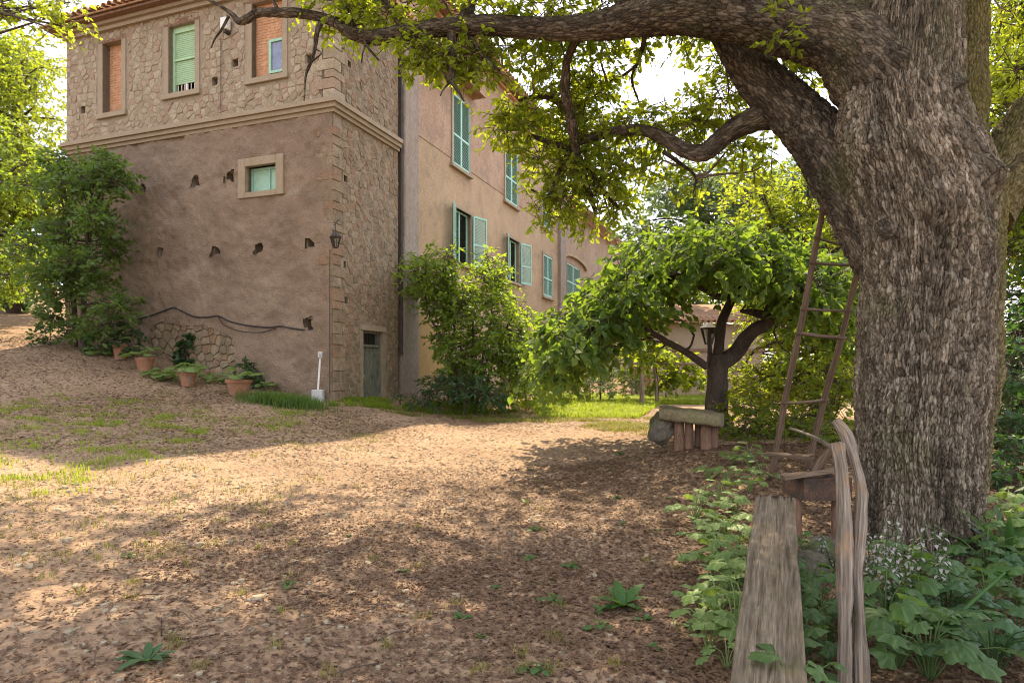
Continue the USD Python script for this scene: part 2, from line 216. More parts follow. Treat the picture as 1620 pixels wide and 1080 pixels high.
M_vein = vein_mat('veined_leaf', (0.028, 0.066, 0.02), (0.066, 0.125, 0.034), (0.13, 0.19, 0.07), (0.26, 0.42, 0.06))
M_vein2 = vein_mat('pale_veined_leaf', (0.08, 0.15, 0.04), (0.16, 0.24, 0.065), (0.27, 0.34, 0.14), (0.36, 0.5, 0.08))
M_strap = leaf_mat('strap_leaf', [(0.10, 0.16, 0.07), (0.17, 0.24, 0.12)], [(0.2, 0.34, 0.08), (0.3, 0.42, 0.1)], 0.3)
M_grass = leaf_mat('grass_blade', [(0.09, 0.14, 0.02), (0.15, 0.20, 0.028), (0.24, 0.24, 0.05)], [(0.50, 0.60, 0.04), (0.68, 0.68, 0.06)], 0.5)
M_drygrass = leaf_mat('dry_grass_blade', [(0.14, 0.14, 0.035), (0.22, 0.19, 0.06), (0.30, 0.235, 0.11)], [(0.44, 0.42, 0.08), (0.54, 0.46, 0.14)], 0.38)
M_litter = leaf_mat('dry_leaf', [(0.135, 0.078, 0.047), (0.229, 0.140, 0.086), (0.333, 0.220, 0.140), (0.437, 0.305, 0.205), (0.572, 0.430, 0.302)], [(0.3, 0.17, 0.07), (0.4, 0.24, 0.1)], 0.12, rough=0.65)
M_flower = leaf_mat('petal', [(0.42, 0.38, 0.36), (0.50, 0.44, 0.44), (0.40, 0.30, 0.36)], [(0.6, 0.5, 0.55), (0.65, 0.56, 0.6)], 0.3)
M_soil = M('soil', {'g': ('geometry', {}), 'n': ('noise_texture', {'scale': 0.5, 'detail': 8, 'roughness': 0.65}), 'r': ('rgb_ramp', {'ramp': [(0.30, (0.230, 0.149, 0.094)), (0.5, (0.315, 0.211, 0.135)), (0.70, (0.390, 0.270, 0.176))]}),
    'v': ('voronoi_texture', {'scale': 26.0, 'randomness': 1.0}), 'rv': ('rgb_ramp', {'ramp': [(0.0, (0.80,) * 3), (0.5, (1.0,) * 3), (1.0, (1.22,) * 3)]}), 'sep': ('separate_color', {}),
    'n2': ('noise_texture', {'scale': 45, 'detail': 6, 'roughness': 0.7}), 'b1': ('bump', {'strength': 0.8, 'distance': 0.02}), 'b2': ('bump', {'strength': 0.6, 'distance': 0.02}),
    'm': ('mix_color', {'blend_type': 'multiply', 'fac': 1.0, 'use_clamp': False}), 'p': ('principled_bsdf', {'roughness': 0.95, 'specular_ior_level': 0.15})},
    [('g.position', 'n.vector'), ('g.position', 'v.vector'), ('g.position', 'n2.vector'), ('n.fac', 'r.fac'), ('v.color', 'sep.color'), ('sep.r', 'rv.fac'), ('r.color', 'm.a'), ('rv.color', 'm.b'), ('m.result', 'p.base_color'),
     ('v.distance', 'b1.height'), ('n2.fac', 'b2.height'), ('b1.normal', 'b2.normal'), ('b2.normal', 'p.normal')], 'p.BSDF')

# ---------------------------------------------------------------- ground
C = np.array([-4.59, 17.0]); Ld = np.array([-0.9373, 0.3486]); Ud = np.array([0.3486, 0.9373]); nL = np.array([-0.3486, -0.9373]); nU = np.array([0.9373, -0.3486])
GP = [(0, 1080, 3.2), (405, 1000, 3.9), (810, 1080, 3.3), (810, 1000, 4.0), (1100, 1080, 3.3), (1100, 1000, 4.0), (0, 850, 5.5), (400, 850, 5.9), (810, 850, 6.2), (0, 750, 8.0), (190, 724, 9.0), (370, 706, 11.0), (540, 689, 13.6),
      (711, 666, 17.5), (450, 760, 8.5), (810, 690, 13.5), (810, 760, 9.2), (1000, 700, 12.3), (0, 660, 12.0), (0, 620, 15.0), (200, 640, 14.2), (350, 640, 15.2), (520, 634, 16.8), (590, 638, 17.8), (740, 645, 20.0), (850, 640, 21.5),
      (1000, 640, 22.0), (1000, 625, 30.0), (1140, 672, 12.0), (1085, 704, 10.0), (400, 612, 17.6), (250, 565, 18.9), (130, 532, 19.9), (0, 497, 25.0), (-200, 480, 26), (0, 555, 18.5), (130, 555, 17.8), (-200, 640, 12.0), (60, 500, 24.0),
      (1460, 885, 5.6), (1620, 900, 5.3), (1225, 738, 8.0), (1100, 770, 8.2), (1300, 900, 5.2), (1500, 700, 12), (1750, 700, 12)]
gp = np.array([P(*g) for g in GP])
ring = np.array([[x, y, z] for x, y, z in [(-60, -40, 3), (0, -40, -0.5), (60, -40, -1), (-60, 20, 9), (-60, 80, 12), (0, 80, 1.6), (30, 60, 1.2), (60, 80, 2), (60, 20, 0.5), (-3, -3, 0.1), (3, -3, 0), (-25, 30, 6), (-18, 45, 5), (15, 40, 0.9), (200, 200, 3), (-200, 200, 14), (200, -150, -1), (-200, -150, 3)]])
allp = np.vstack([gp, ring])
rbf = RBFInterpolator(allp[:, :2], allp[:, 2], kernel='linear', smoothing=0.04)
def zg0(x, y):
    xy = np.stack([np.ravel(x), np.ravel(y)], 1).astype(float)
    return rbf(xy).reshape(np.shape(x))
def grow(lo, mid0, mid1, hi, step, g=1.22):
    a = list(np.arange(mid0, mid1 + 1e-6, step)); s = step; b = []; x = mid1
    while x < hi: s *= g; x += s; b.append(min(x, hi))
    s = step; x = mid0; c = []
    while x > lo: s *= g; x -= s; c.append(max(x, lo))
    return np.array(sorted(set(c)) + a + b)
gx = grow(-320, -12, 8, 320, 0.085); gy = grow(-160, 2.4, 16, 420, 0.075)
GX, GY = np.meshgrid(gx, gy, indexing='ij')
cx, cy = np.linspace(-320, 320, 50), None
# coarse evaluation near, direct far (the interpolant is smooth): evaluate on a half-metre lattice and interpolate
from scipy.interpolate import RegularGridInterpolator
lx = grow(-330, -30, 30, 330, 0.4); ly = grow(-170, -5, 45, 430, 0.4)
LX, LY = np.meshgrid(lx, ly, indexing='ij')
from scipy.ndimage import gaussian_filter
LZ = gaussian_filter(zg0(LX, LY), 1.1)
lat = RegularGridInterpolator((lx, ly), LZ, bounds_error=False, fill_value=None)
def zsm(x, y):
    x = np.asarray(x, float); return lat(np.stack([x, np.asarray(y, float)], -1)).reshape(x.shape)
def zrel(x, y):
    p = np.stack([x, y, np.zeros_like(x)], -1)
    near = np.clip(1.3 - np.hypot(x, y - 6) / 22, 0, 1)
    return near * (0.05 * (meshkit.fbm(p * 1.3, 3, 3) - 0.5) + 0.045 * (meshkit.fbm(p * 7.0, 3, 5) - 0.5))
def zg(x, y):
    x = np.asarray(x, float); y = np.asarray(y, float); return zsm(x, y) + zrel(x, y)
GZ = zg(GX, GY)
nx_, ny_ = GX.shape
ii, jj = np.meshgrid(np.arange(nx_ - 1), np.arange(ny_ - 1), indexing='ij')
q = np.stack([ii * ny_ + jj, (ii + 1) * ny_ + jj, (ii + 1) * ny_ + jj + 1, ii * ny_ + jj + 1], -1).reshape(-1, 4)
o = obj('ground', (np.stack([GX.ravel(), GY.ravel(), GZ.ravel()], 1), np.vstack([q[:, [0, 1, 2]], q[:, [0, 2, 3]]])), M_soil, smooth=True)
tag(o, 'brown earth and gravel yard rising towards the house and the left bank', kind='structure')
def onground(px, d): 
    x = (px - CX) / F * d; return np.array([x, d, float(zg(x, d))])
def at_px(px, py, lo=2.0, hi=60.0):
    """where the sight line through a pixel meets the ground"""
    ds = np.linspace(lo, hi, 1500); zz = EYE + (HZ - py) / F * ds; g = zg((px - CX) / F * ds, ds)
    k = np.nonzero(zz <= g)[0]; d = ds[k[0]] if len(k) else hi
    return np.array([(px - CX) / F * d, d, float(zg((px - CX) / F * d, d))])

# ---------------------------------------------------------------- farmhouse
class Face:
    def __init__(s, O, d, n): s.O, s.d, s.n = np.asarray(O, float), d, n; s.flip = np.cross([*d, 0], [0, 0, 1.0]) @ np.array([*n, 0]) < 0
    def w(s, m):
        """local (along, up, out) -> world"""
        v, f = (np.asarray(m.vertices), np.asarray(m.faces)) if hasattr(m, 'vertices') else m
        xy = s.O + np.outer(v[:, 0], s.d) + np.outer(v[:, 2], s.n)
        return np.column_stack([xy, v[:, 1]]), (f[:, ::-1] if s.flip else f)
    def hit(s, px, py):
        a = (px - CX) / F; t = (a * s.O[1] - s.O[0]) / (s.d[0] - a * s.d[1]); y = s.O[1] + s.d[1] * t
        return t, EYE + (HZ - py) / F * y
FL, FU = Face(C, Ld, nL), Face(C, Ud, nU)
def ext(poly, h, n0=0.0):
    ms = []
    for g in getattr(poly, 'geoms', [poly]):
        if g.is_empty or g.area < 1e-5: continue
        m = trimesh.creation.extrude_polygon(g, h, engine='earcut'); m.apply_translation([0, 0, n0]); ms.append(m)
    return cat(ms)
house = thing('farmhouse', 'large old stone and plaster farmhouse with green shutters and a square rubble stone end block', 'house')
LW = 9.75; TW = 3.25; Z0 = 0.0
ZC = FL.hit(527, 157)[1]; ZE = FL.hit(95, 66)[1] + 0.05
zc0, zc1 = ZC - 0.34, ZC
holesL_low = [FL.hit(*p) for p in [(228, 298), (309, 287), (364, 280), (255, 400), (343, 397), (410, 393), (491, 384), (487, 513)]]
holesL_up = [FL.hit(*p) for p in [(131, 174), (340, 129), (372, 100), (490, 93)]]
def rect(a, b): return sbox(min(a[0], b[0]), min(a[1], b[1]), max(a[0], b[0]), max(a[1], b[1]))
def pxrect(Fc, x0, x1, yt, yb):
    a0, a1 = Fc.hit(x0, 500)[0], Fc.hit(x1, 500)[0]; xm = (x0 + x1) / 2
    return sbox(min(a0, a1), Fc.hit(xm, yb)[1], max(a0, a1), Fc.hit(xm, yt)[1])
wA = pxrect(FL, 163, 193, 66, 178); wB = pxrect(FL, 267, 309, 38, 146); wC = pxrect(FL, 399, 447, 30, 121); wC = sbox(wC.bounds[0], wC.bounds[1], wC.bounds[2], wC.bounds[3] + 0.5)
wD = pxrect(FL, 391, 439, 262, 303)
hole = lambda c, w=0.2, h=0.22: sbox(c[0] - w / 2, c[1] - h / 2, c[0] + w / 2, c[1] + h / 2)
# --- upper left wall: mortar bed with stones
up = sbox(0.0, zc1, LW, ZE)
open_up = unary_union([wA, wB, wC] + [hole(h) for h in holesL_up])
obj('wall', FL.w(ext(up.difference(open_up), 0.45, -0.45)), M_mortar, house, label='upper rubble stone wall')
# --- lower left wall: rough cast, relief as geometry
low_open = [wD] + [hole(h, 0.22 + 0.05 * (i % 3), 0.25 + 0.04 * (i % 2)) for i, h in enumerate(holesL_low)]
gs = np.arange(0, LW + 0.01, 0.038); gz = np.arange(Z0, zc0 + 0.01, 0.038)
S, Zz = np.meshgrid(gs, gz, indexing='ij'); pts = np.stack([S, Zz, 0 * S], -1)
rr0 = np.random.default_rng(12)
def gnoise(sig):
    a = gaussian_filter(rr0.normal(size=S.shape), sig); return a / a.std()
rel = 0.012 * gnoise(12) + 0.011 * gnoise(3.0) + 0.010 * gnoise(1.3)
edge = np.clip(S / 0.5, 0, 1); rel *= 0.3 + 0.7 * edge
mask = np.ones(S.shape, bool)
for g in low_open:
    x0, y0, x1, y1 = g.bounds
    if g is wD: mask &= ~((S > x0 - 0.01) & (S < x1 + 0.01) & (Zz > y0 - 0.01) & (Zz < y1 + 0.01))
    else: mask &= ~(np.maximum(np.abs(S - (x0 + x1) / 2) / (x1 - x0), np.abs(Zz - (y0 + y1) / 2) / (y1 - y0)) < 0.42 + 0.5 * (meshkit.noise(pts * 9.0, 17) - 0.5))
# exposed stonework at the wall's foot: no render there
foot = Polygon([FL.hit(240, 520), FL.hit(262, 512), FL.hit(330, 515), FL.hit(372, 535), FL.hit(380, 585), FL.hit(372, 625), (FL.hit(240, 560)[0], 1.2)])
footb = foot.buffer(-0.06); fx0, fy0, fx1, fy1 = footb.bounds
from shapely import contains_xy
wob = 0.03 * gnoise(6)
mask &= ~contains_xy(footb, S + wob, Zz + wob)
ns, nz = S.shape; ii, jj = np.meshgrid(np.arange(ns - 1), np.arange(nz - 1), indexing='ij')
ok = mask[:-1, :-1] & mask[1:, :-1] & mask[1:, 1:] & mask[:-1, 1:]
q = np.stack([ii * nz + jj, (ii + 1) * nz + jj, (ii + 1) * nz + jj + 1, ii * nz + jj + 1], -1)[ok]
obj('wall', FL.w((np.stack([S, Zz, rel + 0.03], -1).reshape(-1, 3), np.vstack([q[:, [0, 1, 2]], q[:, [0, 2, 3]]]))), M_stucco, house, smooth=True, label='lower wall of rough brown render')
obj('wall', FL.w(ext(sbox(0.002, Z0, LW, zc0 + 0.2).difference(unary_union(low_open)), 0.4, -0.45)), M_mortar, house)
# --- right return of the tower
hU_low = [FU.hit(*p) for p in [(547, 283), (545, 418), (548, 475)]]; hU_up = [FU.hit(*p) for p in [(553, 102)]]
doorR = pxrect(FU, 575, 606, 524, 640); doorR = sbox(doorR.bounds[0], 0.6, doorR.bounds[2], doorR.bounds[3])
openU = unary_union([doorR] + [hole(h, 0.16, 0.18) for h in hU_low + hU_up])
obj('wall', FU.w(ext(sbox(0.0, Z0, TW, ZE).difference(openU), 0.45, -0.45)), M_mortar, house, label='rubble side wall of the end block')
for Fc, hs in ((FL, holesL_low + holesL_up), (FU, hU_low + hU_up)):
    for h in hs:
        m = bx(h[0] - 0.17, h[0] + 0.17, h[1] - 0.2, h[1] + 0.2, -0.9, -0.4); obj('wall_hole', Fc.w(m), M_dark, house)  # near-black block at the back paints the shade inside the hole
# --- stones
def stones(region, size, seed, aspect=1.35, gap=0.005):
    r = np.random.default_rng(seed); x0, y0, x1, y1 = region.bounds; pts = []; y = y0 - size; k = 0
    while y < y1 + size:
        h = size / aspect * r.uniform(0.6, 1.45); x = x0 - size * r.uniform(0.2, 1)
        while x < x1 + size:
            w = size * r.uniform(0.45, 1.75); pts.append((x + w / 2, y + h / 2 + r.normal(0, h * 0.16))); x += w
        y += h
    vor = Voronoi(np.array(pts)); out = []
    for reg in vor.point_region:
        v = vor.regions[reg]
        if -1 in v or len(v) < 3: continue
        g = Polygon(vor.vertices[v]).buffer(0).intersection(region)
        for p in getattr(g, 'geoms', [g]):
            if p.geom_type != 'Polygon': continue
            p = p.buffer(-gap - r.uniform(0, 0.005)).simplify(0.01)
            if p.geom_type != 'Polygon' or p.is_empty or p.area < 0.002: continue
            ring_ = np.array(p.exterior.coords)[:-1]
            if len(ring_) < 3: continue
            c = ring_.mean(0); n = len(ring_); d = r.uniform(0.004, 0.024)
            tilt = r.normal(0, 0.05, 2)
            def lay(s, dep, jit): 
                xy = c + (ring_ - c) * s + r.normal(0, jit, ring_.shape); return np.column_stack([xy, dep + (xy - c) @ tilt])
            V = np.vstack([np.column_stack([ring_, np.full(n, -0.02)]), lay(0.94, d * 0.5, 0.004), lay(0.74, d, 0.008), [[*c, d * 1.08]]])
            a = np.arange(n); b = (a + 1) % n; fs = []
            for l in range(2): fs += [np.stack([l * n + a, l * n + b, (l + 1) * n + b], 1), np.stack([l * n + a, (l + 1) * n + b, (l + 1) * n + a], 1)]
            fs.append(np.stack([2 * n + a, 2 * n + b, np.full(n, 3 * n)], 1))
            f = np.vstack(fs)
            if not p.exterior.is_ccw: f = f[:, ::-1]
            out.append((p.area, (V, f)))
    return out
frames = {}
quo = 0.42
regL = up.difference(open_up.buffer(0.02)).difference(unary_union([sbox(w.bounds[0] - 0.26, w.bounds[1] - 0.24, w.bounds[2] + 0.26, w.bounds[3] + 0.05) for w in (wA, wB, wC)])).difference(sbox(-1, 0, quo * 0.8, 20))
SL = stones(regL, 0.23, 21)
regU = sbox(0.36, Z0 + 0.4, TW, ZE - 0.1).difference(openU.buffer(0.03)).difference(sbox(0, zc0 - 0.02, 9, zc1 + 0.02)).difference(sbox(doorR.bounds[0] - 0.16, 0, doorR.bounds[2] + 0.16, doorR.bounds[3] + 0.2))
SU = stones(regU, 0.215, 22)
SF = stones(foot.buffer(0.05), 0.24, 23)
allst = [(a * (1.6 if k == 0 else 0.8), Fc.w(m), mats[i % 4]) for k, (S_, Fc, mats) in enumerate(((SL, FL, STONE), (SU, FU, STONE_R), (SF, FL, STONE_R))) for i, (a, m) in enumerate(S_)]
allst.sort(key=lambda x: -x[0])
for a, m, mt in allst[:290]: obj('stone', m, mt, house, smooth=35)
for j, mt in enumerate(STONE + STONE_R):
    rest = [m for a, m, t in allst[290:] if t is mt]
    if rest: obj('small_stones', cat(rest), mt, house, smooth=35, kind='stuff')
# --- quoins on the corner
r = np.random.default_rng(5); z = 0.5; k = 0
while z < ZE - 0.5:
    h = r.uniform(0.2, 0.36)
    if z + h > zc0 - 0.02 and z < zc1 + 0.02: z = zc1 + 0.03; continue
    a, b = (0.52, 0.30) if k % 2 else (0.30, 0.50)
    a *= r.uniform(0.85, 1.1); b *= r.uniform(0.85, 1.1)
    # a block that wraps the corner: local L axis x, U axis y
    v, f = bx(-0.022 - 0.014 * r.random(), a, -0.022 - 0.014 * r.random(), b, z, z + h - 0.012, 0.012)
    # inner corner of the block lies behind both walls
    W = np.column_stack([C[0] + Ld[0] * v[:, 0] + Ud[0] * v[:, 1], C[1] + Ld[1] * v[:, 0] + Ud[1] * v[:, 1], v[:, 2]])
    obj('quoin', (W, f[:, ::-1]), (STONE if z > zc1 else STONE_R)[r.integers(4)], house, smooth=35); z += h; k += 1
# --- string course (two mouldings) round the corner
def band(z0, z1, out, name, mat=M_band, l1=LW + 0.05, u1=TW, parent=house):
    a = Polygon([(l, u) for l, u in [(-out, -out), (l1, -out), (l1, 0.1), (0.1, 0.1), (0.1, u1), (-out, u1)]])
    m = trimesh.creation.extrude_polygon(a, z1 - z0, engine='earcut'); v = np.array(m.vertices)
    W = np.column_stack([C[0] + Ld[0] * v[:, 0] + Ud[0] * v[:, 1], C[1] + Ld[1] * v[:, 0] + Ud[1] * v[:, 1], v[:, 2] + z0])
    return obj(name, (W, np.array(m.faces)[:, ::-1]), mat, parent)
band(zc0, zc0 + 0.10, 0.07, 'string_course'); band(zc0 + 0.102, zc0 + 0.22, 0.13, 'string_course'); band(zc0 + 0.222, zc1, 0.19, 'string_course')
# --- eaves of the end block
band(ZE - 0.12, ZE, 0.12, 'eaves_moulding', u1=TW + 0.6); band(ZE + 0.002, ZE + 0.10, 0.22, 'eaves_moulding', u1=TW + 0.6); band(ZE + 0.102, ZE + 0.17, 0.42, 'eaves_board', M_log, LW + 0.4, TW + 0.8)
def w3(l, u, z): return np.array([C[0] + Ld[0] * l + Ud[0] * u, C[1] + Ld[1] * l + Ud[1] * u, z])
ze = ZE + 0.175; UB = 9.0
R4 = [w3(-0.5, -0.5, ze), w3(LW + 0.5, -0.5, ze), w3(LW + 0.5, UB, ze), w3(-0.5, UB, ze)]; apex = w3(LW / 2, UB / 2, ze + 1.6)
V = np.array(R4 + [apex] + [p + np.array([0, 0, 0.05]) for p in R4] + [apex + np.array([0, 0, 0.05])])
fr = [[0, 1, 4], [1, 2, 4], [2, 3, 4], [3, 0, 4], [6, 5, 9], [7, 6, 9], [8, 7, 9], [5, 8, 9]] + [x for i in range(4) for x in ([i, 5 + i, (i + 1) % 4], [(i + 1) % 4, 5 + i, 5 + (i + 1) % 4])]
roof = obj('roof', (V, np.array(fr)), M_tile, house)
def coppo(p0, p1, r0=0.10, r1=0.085, up_=True):
    """one barrel tile between two points: half a tapered pipe with thickness"""
    d = p1 - p0; d = d / np.linalg.norm(d); side = np.cross(d, [0, 0, 1.0]); side /= np.linalg.norm(side); nn = np.cross(side, d)
    th = np.linspace(0, np.pi, 7); V = []
    for p, rr in ((p0, r0), (p1, r1)):
        for t in (0.0, 0.018):
            V += [p + side * math.cos(a) * (rr - t) + nn * math.sin(a) * (rr - t) for a in th]
    f = []
    for i in range(6):
        f += [[i, i + 1, 14 + i + 1], [i, 14 + i + 1, 14 + i], [7 + i, 21 + i, 7 + i + 1], [7 + i + 1, 21 + i, 21 + i + 1], [i, 7 + i, i + 1], [i + 1, 7 + i, 7 + i + 1]]
    return np.array(V), np.array(f)
r = np.random.default_rng(8); sl = 1.6 / (UB / 2 + 0.5)
for k in range(int(LW / 0.245) + 3):
    l = -0.45 + k * 0.245 + r.normal(0, 0.012); e = r.normal(0, 0.02)
    obj('roof_tile', coppo(w3(l, -0.60 + e, ze + 0.045 + r.normal(0, 0.008)), w3(l + 0.005, 0.35, ze + 0.06 + 0.9 * sl)), M_tile, house, smooth=40)
slu = 1.6 / (LW / 2 + 0.5)
for k in range(16):
    u = -0.4 + k * 0.245
    obj('roof_tile', coppo(w3(-0.60, u, ze + 0.045), w3(0.35, u, ze + 0.06 + 0.9 * slu)), M_tile, house, smooth=40)
# --- windows of the end block
def surround(Fc, w, name='surround', b=0.17, out=0.03, sill=True, parent=house, mat=M_band, lintel=None, deep=0.4):
    x0, y0, x1, y1 = w.bounds; ms = []
    ms.append(bx(x0 - b, x0, y0, y1, -deep, out, 0.008)); ms.append(bx(x1, x1 + b, y0, y1, -deep, out, 0.008))
    ms.append(bx(x0 - b, x1 + b, y1 + 0.002, y1 + b, -deep, out + 0.004, 0.008)) if lintel is None else None
    ms.append(bx(x0 - b - 0.04, x1 + b + 0.04, y0 - b * 0.9, y0 - 0.002, -deep, out + 0.05, 0.01))
    p = obj(name, Fc.w(cat([m for m in ms if m])), mat, parent)
    if lintel is not None: obj('lintel', Fc.w(bx(x0 - b, x1 + b, y1 + 0.002, y1 + lintel, -deep, out - 0.02, 0.01)), M_log, parent)
    return p
def leaf_shutter(w, h, pitch=0.055):
    """a louvred leaf in local (0..w, 0..h), 4 cm thick"""
    s = 0.055; ms = [bx(0, s, 0, h, 0, 0.04), bx(w - s, w, 0, h, 0, 0.04), bx(s, w - s, 0, 0.09, 0, 0.04), bx(s, w - s, h - 0.08, h, 0, 0.04), bx(s, w - s, h * 0.42, h * 0.42 + 0.07, 0, 0.04)]
    for a, b in ((0.09, h * 0.42), (h * 0.42 + 0.07, h - 0.08)):
        for y in np.arange(a + 0.01, b - 0.03, pitch):
            v, f = bx(s, w - s, 0, 0.05, -0.004, 0.004); c, q_ = math.cos(-0.7), math.sin(-0.7)
            v = np.column_stack([v[:, 0], y + v[:, 1] * c - v[:, 2] * q_, 0.028 + v[:, 1] * q_ + v[:, 2] * c]); ms.append((v, f))
    return cat(ms)
def loc(m, x, y, n, rot=0.0):
    """place a local leaf at (x, y, n) turned about its vertical hinge"""
    v = m[0]; c, s_ = math.cos(rot), math.sin(rot)
    return np.column_stack([x + v[:, 0] * c - v[:, 2] * s_, y + v[:, 1], n + v[:, 0] * s_ + v[:, 2] * c]), m[1]
def brick_fill(Fc, w, n, parent, skip=None, seed=1):
    x0, y0, x1, y1 = w.bounds; r = np.random.default_rng(seed)
    obj('mortar_bed', Fc.w(bx(x0, x1, y0, y1, n - 0.1, n)), M_brick, parent); k = 0; ms = []
    y = y0 + 0.01
    while y < y1 - 0.06:
        x = x0 - (0.13 if k % 2 else 0)
        while x < x1:
            a, b = max(x, x0) + 0.006, min(x + 0.25, x1) - 0.006
            if b - a > 0.03 and not (skip and a < skip[2] and b > skip[0] and y < skip[3] and y + 0.065 > skip[1]): ms.append(bx(a, b, y, y + 0.062, n, n + r.uniform(0.002, 0.012)))
            x += 0.26
        y += 0.075; k += 1
    return obj('infill_bricks', Fc.w(cat(ms)), M_brick, parent, kind='stuff')
# A: bricked-up window, left
s_ = surround(FL, wA, 'window', lintel=0.16); brick_fill(FL, wA, -0.22, s_, seed=1)
# B: green roller blind
s_ = surround(FL, wB, 'window', lintel=0.18); x0, y0, x1, y1 = wB.bounds
obj('window_frame', FL.w(cat([bx(x0, x0 + 0.09, y0, y1, -0.24, -0.14), bx(x1 - 0.09, x1, y0, y1, -0.24, -0.14), bx(x0 + 0.09, x1 - 0.09, y1 - 0.16, y1, -0.24, -0.12), bx(x0 + 0.09, x1 - 0.09, y0 + 0.98, y0 + 1.04, -0.2, -0.12)])), M_blind, s_)
ms = [bx(x0 + 0.09, x1 - 0.09, y, y + 0.052, -0.2, -0.165, 0.012) for y in np.arange(y0 + 0.32, y1 - 0.17, 0.055)]
obj('roller_blind', FL.w(cat(ms)), M_blind, s_)
obj('lower_sash', FL.w(cat([bx(x0 + 0.09, x1 - 0.09, y0, y0 + 0.05, -0.2, -0.16), bx((x0 + x1) / 2 - 0.03, (x0 + x1) / 2 + 0.03, y0 + 0.05, y0 + 0.31, -0.2, -0.16)] + [bx(x0 + 0.09 + i * 0.12, x0 + 0.105 + i * 0.12, y0 + 0.05, y0 + 0.3, -0.19, -0.175) for i in range(1, 8)])), M_white, s_)
obj('dark_backing', FL.w(bx(x0 - 0.1, x1 + 0.1, y0 - 0.1, y1 + 0.1, -0.7, -0.6)), M_dark, s_)
# C: bricked-up opening with small window
x0, y0, x1, y1 = wC.bounds; cw = pxrect(FL, 421, 446, 58, 112).bounds
s_ = surround(FL, wC, 'window', lintel=0.18); brick_fill(FL, wC, -0.16, s_, skip=cw, seed=2)
obj('window_frame', FL.w(cat([bx(cw[0], cw[0] + 0.07, cw[1], cw[3], -0.16, -0.10), bx(cw[2] - 0.07, cw[2], cw[1], cw[3], -0.16, -0.10), bx(cw[0] + 0.07, cw[2] - 0.07, cw[1], cw[1] + 0.07, -0.16, -0.10), bx(cw[0] + 0.07, cw[2] - 0.07, cw[3] - 0.07, cw[3], -0.16, -0.10)])), M_frame, s_)
obj('pane', FL.w(bx(cw[0] + 0.07, cw[2] - 0.07, cw[1] + 0.07, cw[3] - 0.07, -0.146, -0.138)), plain('blue_pane', (0.16, 0.19, 0.27), rough=0.12, spec=0.6, bump=0.0), s_)
# D: small framed window in the render
x0, y0, x1, y1 = wD.bounds; b = 0.25
s_ = obj('window', FL.w(cat([bx(x0 - b, x0, y0 - b * 0.6, y1 + b * 0.9, -0.4, 0.09, 0.012), bx(x1, x1 + b, y0 - b * 0.6, y1 + b * 0.9, -0.4, 0.09, 0.012), bx(x0, x1, y1, y1 + b * 0.9, -0.4, 0.087, 0.01), bx(x0, x1, y0 - b * 0.6, y0, -0.4, 0.087, 0.01)])), M_band, house)
xm = (x0 + x1) / 2 - 0.1
obj('window_frame', FL.w(cat([bx(x0, x0 + 0.06, y0, y1, -0.24, -0.16), bx(x1 - 0.06, x1, y0, y1, -0.24, -0.16), bx(x0 + .06, x1 - .06, y0, y0 + 0.06, -0.24, -0.16), bx(x0 + .06, x1 - .06, y1 - 0.06, y1, -0.24, -0.16), bx(xm - 0.03, xm + 0.03, y0 + .06, y1 - .06, -0.238, -0.158)])), M_shut, s_)
M_mint = plain('mint_board', (0.34, 0.55, 0.42), rough=0.5, var=0.1)
obj('pane', FL.w(bx(x0 + 0.06, xm - 0.03, y0 + 0.06, y1 - 0.06, -0.22, -0.2)), M_mint, s_); obj('pane', FL.w(bx(xm + 0.03, x1 - 0.06, y0 + 0.06, y1 - 0.06, -0.22, -0.2)), M_mint, s_)
# --- door in the side wall
x0, y0, x1, y1 = doorR.bounds; zt = FU.hit(590, 546)[1]
d_ = obj('door', FU.w(cat([bx(x0 + 0.05 + i * (x1 - x0 - 0.1) / 4 + 0.004, x0 + 0.05 + (i + 1) * (x1 - x0 - 0.1) / 4 - 0.004, y0, zt - 0.05, -0.2, -0.16 + 0.006 * (i % 2), 0.006) for i in range(4)])), M_door, house, label='weathered grey-green plank door')
obj('door_frame', FU.w(cat([bx(x0, x0 + 0.05, y0, y1, -0.25, -0.08), bx(x1 - 0.05, x1, y0, y1, -0.25, -0.08), bx(x0 + 0.05, x1 - 0.05, y1 - 0.06, y1, -0.25, -0.08), bx(x0 + .05, x1 - .05, zt - 0.05, zt + 0.02, -0.22, -0.1)])), M_door, d_)
obj('transom', FU.w(cat([bx(x0 + 0.05, x1 - 0.05, zt + 0.02, y1 - 0.06, -0.3, -0.25)])), M_dark, d_)
obj('transom_grille', FU.w(cat([bx(x0 + 0.05 + i * 0.09, x0 + 0.065 + i * 0.09, zt + .02, y1 - .06, -0.2, -0.185) for i in range(1, 8)])), M_iron, d_)
obj('handle', FU.w(mv(rev([(0.0, -0.02), (0.035, -0.02), (0.035, 0.02), (0.0, 0.03)], 10), (x0 + 0.18, (y0 + zt) / 2, -0.13))), M_grey, d_)
obj('lintel', FU.w(bx(x0 - 0.14, x1 + 0.14, y1 + 0.002, y1 + 0.14, -0.4, 0.03, 0.012)), M_band, d_)
